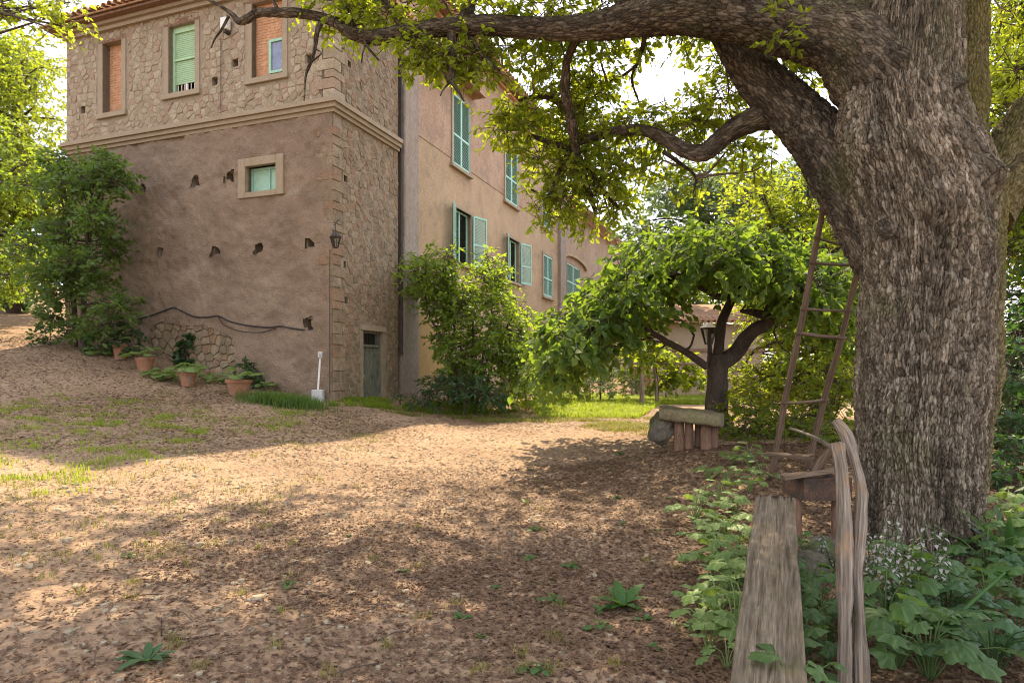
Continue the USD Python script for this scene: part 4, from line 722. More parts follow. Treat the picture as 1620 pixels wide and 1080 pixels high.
oc = [cl(560, 22, 7.4, .32, 70), cl(520, -10, 7.5, .3, 40), cl(620, 12, 7.4, .4, 80), cl(690, 8, 7.3, .35, 60), cl(655, 78, 7.1, .22, 56, 1.2), cl(690, 88, 7.0, .2, 56, 1.5, .7), cl(735, 86, 7.0, .24, 70), cl(768, 100, 6.9, .14, 26), cl(790, 20, 7.1, .35, 70), cl(800, 72, 7.2, .28, 40),
      cl(870, 18, 7.0, .4, 90), cl(840, 80, 7.6, .25, 30), cl(900, 90, 7.6, .4, 80), cl(950, 95, 7.5, .35, 60), cl(960, 10, 7.0, .4, 70), cl(1040, 0, 7.0, .4, 70), cl(1020, 55, 7.0, .18, 18), cl(1085, 58, 7.2, .2, 34, 1.5, .6), cl(1140, 105, 7.6, .22, 30), cl(1120, 20, 7.4, .3, 40), cl(880, 140, 7.8, .4, 80),
      cl(800, 196, 8.1, .27, 60, 1.0, .9), cl(825, 190, 8.0, .25, 46), cl(880, 200, 8.0, .36, 76), cl(930, 160, 7.8, .34, 70), cl(945, 205, 7.9, .34, 64), cl(856, 250, 8.1, .25, 52), cl(892, 270, 8.1, .36, 84), cl(930, 270, 8.1, .38, 84), cl(975, 265, 8.1, .35, 60), cl(870, 318, 8.2, .24, 44), cl(900, 325, 8.2, .27, 50), cl(955, 310, 8.2, .3, 56), cl(980, 330, 8.3, .2, 24),
      cl(1000, 190, 7.7, .34, 60, 1.3, .6), cl(1060, 196, 7.7, .33, 66), cl(1110, 190, 7.6, .34, 80), cl(1150, 168, 7.5, .32, 76), cl(1165, 230, 7.6, .26, 40), cl(1000, 245, 7.9, .28, 40), cl(1040, 265, 7.8, .22, 24), cl(1215, 255, 7.6, .2, 18), cl(1110, 290, 7.8, .2, 18),
      cl(1250, 100, 6.9, .22, 26), cl(1270, 120, 6.9, .18, 22), cl(1230, 82, 6.8, .16, 14), cl(1240, 24, 5.7, .12, 8), cl(1230, 62, 5.8, .1, 7), cl(1330, 10, 7.2, .3, 30), cl(1300, 30, 7.0, .2, 14), cl(1600, 20, 7.5, .35, 40), cl(1610, 110, 7.5, .35, 50), cl(1590, 170, 7.4, .2, 22)]
oc = [(c, a, int(n * 0.72)) for c, a, n in oc]
# unseen crown above the picture: clumps added where their shadows dapple the yard
r = np.random.default_rng(77); high = []
foot = lambda c: np.array([c[0] - c[2] * SUN[0] / SUN[2], c[1] - c[2] * SUN[1] / SUN[2]])
fo = np.array([foot(c) for c, a, n in oc])
for _ in range(6000):
    x, y, z = r.uniform(-6.5, 10), r.uniform(0.5, 19.5), r.uniform(5.2, 14.5); c = np.array([x, y, z]); fx, fy = foot(c)
    if ((x - 2.2) / 9.0) ** 2 + ((y - 7) / 13.5) ** 2 + ((z - 5.0) / 10.5) ** 2 > 1.0 or z < EYE + 0.575 * y + 1.0: continue
    lim = min(7.3 + (fx + 4.9) * 1.05, 10.2) if fx < -1.0 else (11.2 if fx < 2 else 9.0)
    if fx < -5.8 or fy > lim - 0.5 or fy < -0.5 or fx > 7: continue
    if np.min(np.linalg.norm(fo - [fx, fy], axis=1)) < 0.55 and r.random() < 0.85: continue
    if any(np.linalg.norm(c - h[0]) < 1.0 for h in high) or sum(np.linalg.norm([fx - h[3][0], fy - h[3][1]]) < 0.75 for h in high) >= 2: continue
    high.append((c, (0.9, 0.9, 0.6), 19, (fx, fy)))
    if len(high) > 150: break
high = [h[:3] for h in high]
lv, tw = foliage(oc, 'oak', 0.085, seed=61, spray=(0.22, 9), droop=0.3, shell=0.42)
lv2, tw2 = foliage(high, 'diamond', 0.17, seed=62, spray=(0.3, 9), droop=0.3, shell=0.42)
print('oak high clumps', len(high), 'leaves', len(lv[1]) // 14, len(lv2[1]) // 14)
high_roots = [P(1440, y, DT) for y in (-120, -200, -300, -400, -500, -600)]
obj('boughs', cat([limb_to(high_roots, c, 0.07, 0.012, 900 + k, .1) for k, (c, a, b) in enumerate(high)] + [limb_to(limb_pts, c, 0.018, 0.006, 500 + k, 0.0) for k, (c, a, b) in enumerate(oc)]), M_bark0, oak, smooth=True)
obj('twigs', cat([tw, tw2]), M_twig, oak)
obj('crown', cat([lv, lv2]), M_oakleaf, oak, kind='stuff')

# ---------------------------------------------------------------- the broad-leaved tree by the bench
DM = 12.0; b0 = onground(1135, DM)
def pm(px, py, d=DM): return P(px, py, d)
mid = thing('spreading_tree', 'low spreading broad-leaved tree with twisting dark branches behind the slab bench', 'tree')
tb = lambda s: (lambda th, L, r_, V: r_ * 0.35 * (meshkit.fbm(V * np.array([8, 8, 3.0]), 3, s) - 0.5))
obj('trunk', tube([b0 - [0, 0, 0.15], b0 + [0, 0, 0.1], pm(1134, 620), pm(1136, 585), pm(1138, 560)], [px_r(a, DM) for a in (24, 19, 16, 15.5, 14)], 18, n=50, bump=tb(1)), M_bark2, mid, smooth=True)
mb = [([(1136, 575, 12), (1160, 562, 12), (1180, 535, 11.9), (1200, 518, 11.8), (1222, 512, 11.8), (1212, 500, 11.7), (1190, 494, 11.7), (1172, 492, 11.7)], [13, 12.5, 12, 11, 9.5, 8, 6, 3]), ([(1132, 580, 12), (1137, 550, 12.1), (1142, 510, 12.2), (1155, 480, 12.2), (1166, 462, 12.2), (1148, 450, 12.1), (1130, 440, 12.0)], [9, 8, 7.5, 7, 6, 5, 2.5]),
      ([(1118, 580, 12), (1090, 560, 11.9), (1060, 543, 11.8), (1030, 525, 11.6), (1000, 508, 11.4), (975, 495, 11.2)], [6, 5.5, 5, 4, 3.4, 2]), ([(1124, 575, 12), (1123, 540, 12.1), (1122, 520, 12.2)], [3, 3, 2.5]), ([(1164, 463, 12.2), (1140, 470, 12.0), (1110, 455, 11.8), (1070, 442, 11.5), (1040, 440, 11.2)], [6, 5.5, 5, 4, 2.5]), ([(1215, 510, 11.8), (1214, 490, 11.8), (1222, 482, 11.7), (1244, 476, 11.7), (1242, 462, 11.6)], [6, 5.5, 5.5, 5, 3]),
      ([(1170, 460, 12.2), (1180, 430, 12.2), (1186, 410, 12.2)], [4, 3, 2]), ([(1080, 556, 11.9), (1092, 548, 12.0), (1098, 530, 12.0)], [3, 2, 1.5]), ([(1130, 440, 12), (1120, 420, 12), (1100, 395, 12)], [4, 3, 2]), ([(1242, 462, 11.6), (1262, 430, 11.6), (1290, 410, 11.7)], [4, 3, 2])]
mpts = []
for k, (pts, rr_) in enumerate(mb):
    p = [P(*a) for a in pts]; obj('limb', tube(p, [px_r(b, a[2]) for a, b in zip(pts, rr_)], 10, n=len(pts) * 8, bump=tb(k)), M_bark2, mid, smooth=True); mpts += list(catmull(p, 20)[6:])
mc = []
r = np.random.default_rng(15)
topline = [(865, 560), (890, 510), (930, 460), (980, 415), (1030, 375), (1090, 360), (1150, 360), (1210, 365), (1270, 385), (1320, 400), (1350, 420)]
for k in range(185):
    px = r.uniform(868, 1350); ty = np.interp(px, [a for a, b in topline], [b for a, b in topline]); lo = np.interp(px, [868, 930, 1000, 1060, 1100, 1210, 1270, 1350], [600, 570, 510, 450, 425, 425, 480, 570])
    py = ty + 16 + (lo - ty - 16) * r.random() ** 1.25; d = 11.6 + r.uniform(-1.9, 2.2)
    mc.append((P(px, py, d), (0.5, 0.5, 0.3), 11))
for px, py, d, n in [(880, 580, 11.6, 8), (900, 560, 11.3, 10), (870, 570, 11.8, 8), (1290, 520, 12.8, 10), (1330, 560, 13, 10), (1250, 560, 13, 8), (1020, 500, 12.9, 8), (1010, 560, 12.6, 7)]: mc.append((P(px, py, d), (0.4, 0.4, 0.3), n))
lv, tw = foliage(mc, 'heart', 0.108, seed=63, spray=(0.36, 11), droop=0.45, up=1.1, shell=0.5)
obj('boughs', cat([limb_to(mpts, c, 0.022, 0.007, 700 + k, 0.1) for k, (c, a, b) in enumerate(mc)]), M_bark2, mid, smooth=True)
obj('twigs', tw, M_twig, mid); obj('crown', lv, M_midleaf, mid, kind='stuff')

# ---------------------------------------------------------------- shrubs and trees by the house
g1, g2 = at_px(118, 548), at_px(131, 556)
def up_to(a, px, py, dd=0.0): return P(px, py, a[1] + dd)
lt = [(g1 - [0, 0, .1], up_to(g1, 118, 500), up_to(g1, 113, 440), up_to(g1, 108, 350)), (g2 - [0, 0, .1], up_to(g2, 132, 500), up_to(g2, 134, 440), up_to(g2, 140, 340))]
d0 = g2[1]; lc = []
r = np.random.default_rng(16)
for k in range(58):
    py = r.uniform(252, 520); hw = np.interp(py, [250, 300, 380, 450, 520], [50, 90, 112, 108, 60]); cxp = np.interp(py, [250, 400, 520], [128, 124, 140])
    px = cxp + hw * r.uniform(-1, 1) * 0.85; dd = d0 + r.uniform(-1.3, 0.7)
    lc.append((P(px, py, dd), (0.45, 0.45, 0.33), 24))
tree('evergreen_tree', 'small dense dark evergreen tree with two thin trunks against the left of the wall', 'tree', [(a, [0.085, 0.07, 0.055, 0.03]) for a in lt], lc, 'diamond', 0.15, M_laurel, M_bark2, 64, spray=(0.3, 8), droop=0.1, r_limb=(0.025, 0.008))
tree('evergreen_shrub', 'low dark evergreen shrub filling the foot of the wall right of the two thin trunks', 'shrub', [([at_px(172, 555) - [0, 0, .1], at_px(172, 555) + [0, 0, .5], at_px(172, 555) + [.1, 0, 1.0]], [0.03, 0.02, 0.01])], [cl(160, 540, d0 - .2, .4, 26), cl(205, 545, d0 - .1, .35, 24), cl(90, 520, d0 + 1, .45, 30), cl(180, 515, d0, .4, 24), cl(65, 535, d0 + .5, .3, 12), cl(210, 520, d0 + .3, .3, 16)], 'diamond', 0.13, M_everleaf, M_bark2, 65, spray=(0.25, 8), r_limb=(0.012, 0.006))
# yellow-green trees on the bank at the left
def bank_tree(label, gx_, d, trunk_px, clumps, seed, mat_=M_sunleaf, sz=0.17):
    g = np.array([(gx_ - CX) / F * d, d, 0.0]); g[2] = float(zg(g[0], g[1]))
    top = P(trunk_px[0], trunk_px[1], d)
    return tree('bank_tree', label, 'tree', [([g - [0, 0, .3], g + (top - g) * .35 + [.2, 0, 0], g + (top - g) * .7 + [-.15, 0, 0], top], [0.24, 0.19, 0.13, 0.06])], clumps, 'diamond', sz, mat_, M_bark2, seed, spray=(0.4, 9), r_limb=(0.07, 0.015), droop=0.2)
r = np.random.default_rng(17)
bt = []
for k in range(84):
    py = r.uniform(60, 450); px = r.uniform(-90, np.interp(py, [60, 120, 200, 440], [35, 85, 112, 95])); bt.append((P(px, py, 25 + r.uniform(-2.0, 2.5)), (1.0, 1.0, 0.75), 52))
bank_tree('tall sunlit yellow-green tree at the left edge beside the end of the house', 20, 25.5, (30, 150), bt, 66)
bt = [(P(r.uniform(-160, 60), r.uniform(200, 470), 20 + r.uniform(-1.0, 2.0)), (0.8, 0.8, 0.6), 46) for k in range(22)]
bank_tree('darker green tree low at the left edge in front of the sunlit one', -40, 20.5, (-30, 300), bt, 67, M_bushleaf, 0.15)
bt = [(P(r.uniform(-30, 105), r.uniform(-10, 58), 13 + r.uniform(-.6, .6)), (0.3, 0.3, 0.2), 7) for k in range(9)] + [(P(r.uniform(-700, -150), r.uniform(-300, 200), 13 + r.uniform(-3, 3)), (1.1, 1.1, 0.8), 30) for k in range(26)]
bt += [(P(x, y, 13), (0.2, 0.2, 0.12), 5) for x, y in [(60, 10), (110, 4), (30, 30), (8, 20), (85, 26), (110, 44)]]
bank_tree('leafy tree outside the left edge whose thin twigs hang into the top left corner', -420, 13.5, (-350, 60), bt, 68, M_oakleaf, 0.12)
# the large bush at the foot of the wing
bp = at_px(740, 640); bd = bp[1] - 0.6
r = np.random.default_rng(18); bc = []
out_ = [(420, 655, 690), (450, 650, 750), (480, 665, 820), (520, 685, 850), (560, 705, 872), (610, 725, 875), (640, 735, 860)]
for k in range(125):
    py = r.uniform(408, 632); a = np.interp(py, [o_[0] for o_ in out_], [o_[1] for o_ in out_]); b = np.interp(py, [o_[0] for o_ in out_], [o_[2] for o_ in out_])
    if py < 450: a, b = (650, 720) if r.random() < .6 else (760, 800)
    bc.append((P(r.uniform(a, b), py, bd + r.uniform(-1.3, 1.0)), (0.42, 0.42, 0.34), 15))
bp2 = onground(745, bd)
tree('large_bush', 'large loose bush with bright upper leaves at the foot of the plaster wing', 'shrub', [([bp2 + [dx * .3, 0, -.1], P(745 + dx * 40, 560, bd), P(740 + dx * 75, 500, bd - .1), P(735 + dx * 80, 450 if dx < .6 else 500, bd - .2)], [0.05, 0.04, 0.03, 0.012]) for dx in (-.8, -.35, .1, .5, .95)], bc, 'diamond', 0.15, M_bushleaf, M_bark2, 69, spray=(0.34, 8), droop=0.25, r_limb=(0.022, 0.008))
sp = [(P(a, b, c), (0.5, 0.4, 0.24), 24) for a, b, c in [(690, 620, 18.2), (720, 615, 18.2), (750, 622, 18.0), (780, 628, 18.1), (735, 600, 18.5), (700, 604, 18.6), (765, 608, 18.5), (665, 628, 18.0)]]
tree('low_shrub', 'low dark green mounded shrub in front of the large bush by the door', 'shrub', [([onground(735, 18.3) - [0, 0, .1], onground(735, 18.3) + [0, 0, .2], P(735, 612, 18.3)], [0.04, 0.03, 0.02])], sp, 'narrow', 0.16, M_everleaf, M_bark2, 70, spray=(0.25, 9), r_limb=(0.012, 0.006))
sp = [(P(a, b, c), (0.55, 0.5, 0.4), 26) for a, b, c in [(920, 602, 23), (945, 588, 23), (970, 590, 23), (985, 608, 23), (950, 612, 22.6), (900, 614, 22.8), (1000, 600, 23.4)]]
tree('pale_shrub', 'rounded pale green shrub on the lawn left of the pergola posts', 'shrub', [([onground(950, 23) - [0, 0, .1], onground(950, 23) + [0, 0, .3], P(950, 605, 23)], [0.04, 0.03, 0.02])], sp, 'narrow', 0.17, M_paleleaf, M_bark2, 71, spray=(0.3, 9), r_limb=(0.015, 0.006))
sp = [(P(a, b, c), (0.55, 0.5, 0.4), 20) for a, b, c in [(840, 590, 22), (870, 600, 22), (850, 560, 22), (880, 570, 22.5), (820, 610, 21.5), (900, 580, 23), (870, 535, 22.5)]]
tree('low_shrub', 'green shrub between the large bush and the drooping left edge of the spreading tree', 'shrub', [([onground(855, 22) - [0, 0, .1], onground(855, 22) + [0, 0, .3], P(855, 600, 22)], [0.04, 0.03, 0.02])], sp, 'diamond', 0.17, M_bushleaf, M_bark2, 72, spray=(0.3, 9), r_limb=(0.015, 0.006))
# trees behind: right of the house, beyond the lawn
def back_tree(label, px, d, top, clumps, seed, mat_, sz, kind='diamond', rad=0.3):
    g = onground(px, d); t = P(top[0], top[1], d)
    return tree('background_tree', label, 'tree', [([g - [0, 0, .3], g + (t - g) * .35 + [.3, 0, 0], g + (t - g) * .7 - [.2, 0, 0], t], [rad, rad * .8, rad * .5, rad * .2])], clumps, kind, sz, mat_, M_bark2, seed, spray=(0.5, 9), r_limb=(0.08, 0.02), droop=0.15)
def cloud(n, x0, x1, y0, y1, d, dd, rr_, ns, seed, cond=None):
    r = np.random.default_rng(seed); o_ = []
    while len(o_) < n:
        px, py = r.uniform(x0, x1), r.uniform(y0, y1)
        if cond is None or cond(px, py): o_.append((P(px, py, d + r.uniform(-dd, dd)), (rr_, rr_, rr_ * .75), ns))
    return o_
back_tree('tall grey-green tree rising over the roof end and the spreading tree', 1180, 34, (1180, 330), cloud(60, 1000, 1345, 235, 420, 34, 2.5, 1.25, 46, 1, lambda x, y: y > np.interp(x, [1000, 1060, 1120, 1200, 1280, 1345], [350, 300, 255, 230, 250, 270])), 73, M_paleleaf, 0.25)
back_tree('sunlit yellow-green tree behind the ladder', 1290, 17, (1290, 420), cloud(60, 1170, 1375, 290, 620, 17, 1.5, 0.65, 36, 2), 74, M_sunleaf, 0.15)
back_tree('bright leafy tree filling the gap right of the oak trunk', 1640, 13, (1640, 200), cloud(75, 1550, 1740, -60, 470, 13, 1.4, 0.62, 44, 3), 75, M_sunleaf, 0.13)
back_tree('dark evergreen tree low at the right edge behind the oak', 1680, 10.5, (1680, 520), cloud(30, 1575, 1790, 420, 690, 10.5, 1.0, 0.45, 42, 4), 76, M_everleaf, 0.12)
back_tree('green tree behind the far end of the house', 1030, 44, (1030, 440), cloud(26, 985, 1120, 380, 560, 44, 2, 1.5, 42, 5, lambda x, y: y > np.interp(x, [985, 1060], [420, 370])), 77, M_bushleaf, 0.3)
back_tree('sunny tree behind the outbuilding roof', 1180, 45, (1200, 480), cloud(58, 1040, 1420, 400, 600, 46, 2, 1.6, 46, 6), 78, M_sunleaf, 0.32)
back_tree('tree in the shade at the far right behind the lawn', 1450, 40, (1450, 400), cloud(40, 1300, 1700, 300, 600, 40, 3, 1.7, 46, 7), 79, M_bushleaf, 0.3)
# undergrowth right of the bench, under the ladder
def bushes(label, pxs, d, rr_, ns, seed, mat_, sz, kind='diamond', name='undergrowth'):
    c = [(P(a, b, d + e), (rr_, rr_, rr_ * .8), ns) for a, b, e in pxs]; g = onground(pxs[0][0], d)
    return tree(name, label, 'shrub', [([g - [0, 0, .1], g + [0.02, 0, .2], g + [0, 0, .45]], [0.03, 0.02, 0.012])], c, kind, sz, mat_, M_bark2, seed, spray=(0.25, 9), r_limb=(0.012, 0.005))
bushes('sunlit bright undergrowth between the spreading tree trunk and the ladder', [(1195, 660, 0), (1170, 640, .5), (1180, 680, -.5), (1210, 690, -.6), (1225, 640, .8), (1195, 620, 1), (1160, 690, 0), (1240, 670, .4)], 11, 0.36, 30, 80, M_sunleaf, 0.10)
bushes('undergrowth seen through the rungs of the ladder', [(1290, 640, 0), (1265, 665, -.3), (1330, 640, 0), (1310, 600, .6), (1270, 610, .8), (1330, 690, -.8), (1300, 690, -.8), (1345, 600, .2)], 11, 0.38, 30, 81, M_sunleaf, 0.10)
bushes('dark leafy undergrowth behind the right side of the oak trunk', [(1600, 640, 0), (1640, 700, -.5), (1590, 720, -.5), (1620, 760, -1.2), (1680, 650, 0), (1650, 800, -1.6), (1585, 580, .3)], 8.5, 0.45, 40, 82, M_everleaf, 0.11)
# ---------------------------------------------------------------- outbuilding, pergola, lamp post beyond the lawn
OB = Face((P(1030, 0, 30)[0], 30.0), np.array([1.0, 0.06]) / math.hypot(1, .06), np.array([0.06, -1.0]) / math.hypot(1, .06))
ob = thing('outbuilding', 'small pale outbuilding with a tiled roof edge behind the spreading tree', 'building')
gz0 = 0.2; zr = EYE + (HZ - 512) / F * 30
opn = sbox(2.6, gz0, 3.6, 2.3)
obj('wall', OB.w(ext(sbox(0, gz0, 5.2, zr - 1.25).difference(opn), 0.35, -0.4)), STONE[3], ob, label='lower wall of pinkish stone')
obj('wall', OB.w(bx(0, 5.2, zr - 1.12, zr, -0.4, -0.05)), M_band, ob); obj('lintel_beam', OB.w(bx(-0.1, 5.3, zr - 1.25, zr - 1.122, -0.42, 0.04)), M_log, ob)
obj('wall', OB.w(bx(0, 0.3, gz0, zr, -4, -0.42)), M_plaster, ob); obj('wall', OB.w(bx(4.9, 5.2, gz0, zr, -4, -0.42)), M_plaster, ob); obj('wall', OB.w(bx(0, 5.2, gz0, zr, -4.3, -4.002)), M_plaster, ob)
slope(OB, -0.3, 5.5, zr + 0.02, 4.6, 1.3, parent=ob)
for t in np.arange(-0.25, 5.5, 0.27):
    a, b_ = OB.w((np.array([(t, zr + 0.06, 0.6), (t, zr + 0.33, -0.4)]), np.zeros((0, 3), int)))[0]
    obj('roof_tile', coppo(a, b_), M_tile, ob, smooth=40)
pg = thing('pergola', 'rustic pergola of thin wooden posts carrying yellow-green creeper on the lawn', 'pergola')
posts = [(1015, 640, 22), (1038, 640, 23), (1054, 630, 26), (1000, 628, 27)]
tops = []
for px, py, d in posts:
    g = onground(px, d); t = P(px - 4, 575, d); tops.append(t)
    obj('post', tube([g - [0, 0, .1], (g + t) / 2 + [0.05, 0, 0], t], [0.085, 0.075, 0.065] if px == 1015 else [0.05, 0.045, 0.04], 8, n=12, grain=True), M_post, pg, smooth=True)
obj('beam', tube([tops[0] + [-.4, 0, 0], tops[1], tops[1] + [1.6, .3, 0]], [0.05, 0.05], 8, n=10, grain=True), M_post, pg); obj('beam', tube([tops[3] + [-.4, 0, 0], tops[2] + [0, 0, .05], tops[2] + [1.2, 0, 0]], [0.05, 0.05], 8, n=10, grain=True), M_post, pg)
cv = [(P(a, b, d), (0.6, 0.6, 0.3), 26) for a, b, d in [(1010, 560, 23), (1035, 562, 23), (1060, 566, 23.5), (1085, 570, 24), (1000, 545, 25), (1040, 548, 25), (1075, 590, 24), (1100, 598, 24.5), (1050, 600, 24)]]
tree('creeper', 'yellow-green creeper sprawling over the pergola', 'climbing plant', [([onground(1040, 23.2) - [0, 0, .1], P(1041, 610, 23.2), P(1036, 570, 23.2)], [0.03, 0.025, 0.02])], cv, 'heart', 0.17, M_sunleaf, M_bark2, 83, spray=(0.3, 8), r_limb=(0.015, 0.006))
lpst = thing('lamp_post', 'slim garden lamp post with a glass lantern head behind the spreading tree', 'lamp post')
g = onground(1121, 15); lh = P(1121, 545, 15)
obj('post', tube([g - [0, 0, .1], lh], [0.035, 0.028], 10, n=6), M_iron, lpst, smooth=True)
obj('lantern_frame', mv(cat([rev([(0, 0), (0.09, 0), (0.09, 0.03), (0, 0.03)], 6), rev([(0.20, 0.36), (0.21, 0.38), (0.08, 0.48), (0.02, 0.50), (0.02, 0.55), (0, 0.55)], 6)] + [tube([(0.085 * math.cos(a), 0.085 * math.sin(a), 0.02), (0.18 * math.cos(a), 0.18 * math.sin(a), 0.37)], [0.011] * 2, 4, n=2) for a in np.arange(6) * math.pi / 3]), lh), M_iron, lpst)
obj('lantern_glass', mv(rev([(0.075, 0.03), (0.17, 0.36)], 6), lh), M_glass, lpst)
# ---------------------------------------------------------------- slab bench
def lump(c, r3, seed, sub=3, rough=0.28, flatz=None):
    m = trimesh.creation.icosphere(sub); v = np.array(m.vertices); v = v * (1 + rough * 2 * (meshkit.fbm(v * 1.6 + seed, 3, seed) - 0.5))[:, None] * np.asarray(r3)
    return v + np.asarray(c), np.array(m.faces)
bn = thing('slab_bench', 'rough mossy slab bench on a boulder and log supports in front of the spreading tree', 'bench')
D_ = 10.0; e0, e1 = P(1047, 652, D_ + .1), P(1143, 664, D_ - .25); zb = float(zg(e0[0], D_))
n = 40; t_ = np.linspace(0, 1, n); r = np.random.default_rng(4)
ax = e1 - e0; px_ = np.array([-ax[1], ax[0], 0]); px_ /= np.linalg.norm(px_)
prof2 = [(-.24, -.10), (.22, -.10), (.26, -.04), (.25, .07), (.18, .10), (-.2, .105), (-.26, .06), (-.27, -.05)]
V = np.array([e0 + ax * t + px_ * a * (1 + .12 * (meshkit.noise(np.array([t * 6, k, 1.0])) - .5)) + np.array([0, 0, b]) + 0.025 * (np.array([meshkit.noise(np.array([t * 9, k * 1.7, s_])) for s_ in (2., 5., 9.)]) - .5) for t in t_ for k, (a, b) in enumerate(prof2)])
m8 = 8; i, j = np.meshgrid(np.arange(n - 1), np.arange(m8), indexing='ij'); k = (j + 1) % m8
q = np.stack([i * m8 + j, i * m8 + k, (i + 1) * m8 + k, (i + 1) * m8 + j], -1).reshape(-1, 4)
f = np.vstack([q[:, [0, 1, 2]], q[:, [0, 2, 3]], [[0, x + 1, x] for x in range(1, 7)], [[(n - 1) * m8, (n - 1) * m8 + x, (n - 1) * m8 + x + 1] for x in range(1, 7)]])
obj('seat_slab', (V, f), M_slab, bn, smooth=40)
obj('boulder', lump(P(1047, 676, D_ + .05), (0.2, 0.2, 0.23), 3, rough=.5), M_rock, bn, smooth=True)
for px, py, h_, rr_, d in [(1074, 690, .24, .085, D_ - .05), (1090, 692, .24, .07, D_ - .1), (1117, 700, .34, .085, D_ - .2), (1128, 702, .36, .08, D_ - .15), (1104, 692, .24, .05, D_)]:
    g = onground(px, d); tp = np.interp(px, [1047, 1143], [e0[2], e1[2]]) - 0.10
    obj('log_support', tube([g - [0, 0, .1], [g[0], g[1], (g[2] + tp) / 2], [g[0], g[1], tp]], [rr_, rr_ * .95, rr_ * .9], 14, n=14, bump=tb(int(px))), M_log, bn, smooth=40)
# ---------------------------------------------------------------- ladder leaning on the oak
ld = thing('wooden_ladder', 'old rustic wooden ladder with uneven rungs leaning on the limb left of the oak trunk', 'ladder')
gl = onground(1222, 7.8)
La = [(1219, 745, 7.8), (1244, 624, 7.45), (1268, 510, 7.1), (1285, 420, 6.85), (1306, 310, 6.55)]
gr_ = onground(1283, 8.1)
Ra = [(1276, 735, 8.1), (1306, 624, 7.75), (1333, 527, 7.4), (1358, 423, 7.05), (1384, 318, 6.75)]
lp_ = np.array([P(*a) for a in La]); rp_ = np.array([P(*a) for a in Ra])
lp_[0] = [lp_[0][0], 7.8, float(zg(lp_[0][0], 7.8)) - .04]; rp_[0] = [rp_[0][0], 8.1, float(zg(rp_[0][0], 8.1)) - .04]
wb = lambda th, L, r_, V: r_ * 0.5 * (meshkit.fbm(V * np.array([14, 14, 4.0]), 2, 9) - 0.5)
obj('rail', tube(lp_, [0.036, 0.034, 0.033, 0.031, 0.029], 10, n=60, bump=wb, grain=True), M_ladder, ld, smooth=True); obj('rail', tube(rp_, [0.036, 0.034, 0.033, 0.031, 0.029], 10, n=60, bump=wb, grain=True), M_ladder, ld, smooth=True)
fL_, fR_ = catmull(lp_, 400), catmull(rp_, 400)
for (ya, yb, rr_) in [(332, 340, .015), (378, 396, .014), (416, 420, .016), (489, 492, .017), (527, 534, .022), (637, 633, .018), (718, 722, .02)]:
    ya_ = np.argmin(np.abs(HZ - (fL_[:, 2] - EYE) * F / fL_[:, 1] - ya)); yb_ = np.argmin(np.abs(HZ - (fR_[:, 2] - EYE) * F / fR_[:, 1] - yb))
    a, b = fL_[ya_], fR_[yb_]; dv = (b - a) / np.linalg.norm(b - a)
    obj('rung', tube([a - dv * .05 + [0, -.02, 0], (a + b) / 2 + [0, -.03, -.008], b + dv * .05 + [0, -.02, 0]], [rr_, rr_ * .9, rr_], 8, n=14, bump=wb, grain=True), M_ladder, ld, smooth=True)
# ---------------------------------------------------------------- timbers, planks and trough in front of the oak
def timber(name, label, pts, wpx, seed, n=90):
    p = [P(*a) for a in pts]
    def bmp(th, L, r_, V): 
        gr = meshkit.fbm(np.stack([np.cos(th) * 5, np.sin(th) * 5, L * 1.3], -1) + seed, 3, seed) - .5
        crack = np.exp(-((np.angle(np.exp(1j * (th - 4.6 - 0.35 * np.sin(L * 2 + seed))))) / 0.09) ** 2)
        kn = meshkit.fbm(V * 6.0, 3, seed) - .5; return r_ * (0.7 * gr + 0.9 * kn + 0.12 * np.cos(2 * th + seed)) - 0.5 * r_ * crack
    o_ = obj(name, tube(p, [px_r(w, a[2]) for w, a in zip(wpx, pts)], 48, n=n * 2, bump=bmp, grain=True), M_post, None, smooth=True)
    return tag(o_, label, 'timber')
timber('weathered_post', 'split weathered grey post, the longer right one of the pair in front of the oak', [(1322, 664, 4.0), (1340, 690, 3.95), (1352, 730, 3.85), (1362, 780, 3.75), (1360, 840, 3.6), (1356, 910, 3.45), (1360, 1000, 3.3), (1362, 1095, 3.12)], [7.5, 8.5, 9, 9.5, 10, 10.5, 11.5, 12.5], 3)
timber('weathered_post', 'weathered grey post, the shorter left one of the pair in front of the oak', [(1325, 702, 3.85), (1332, 750, 3.75), (1335, 830, 3.6), (1336, 920, 3.42), (1336, 1000, 3.25), (1336, 1100, 3.1)], [8, 9, 9.5, 9.5, 9.5, 10], 5)
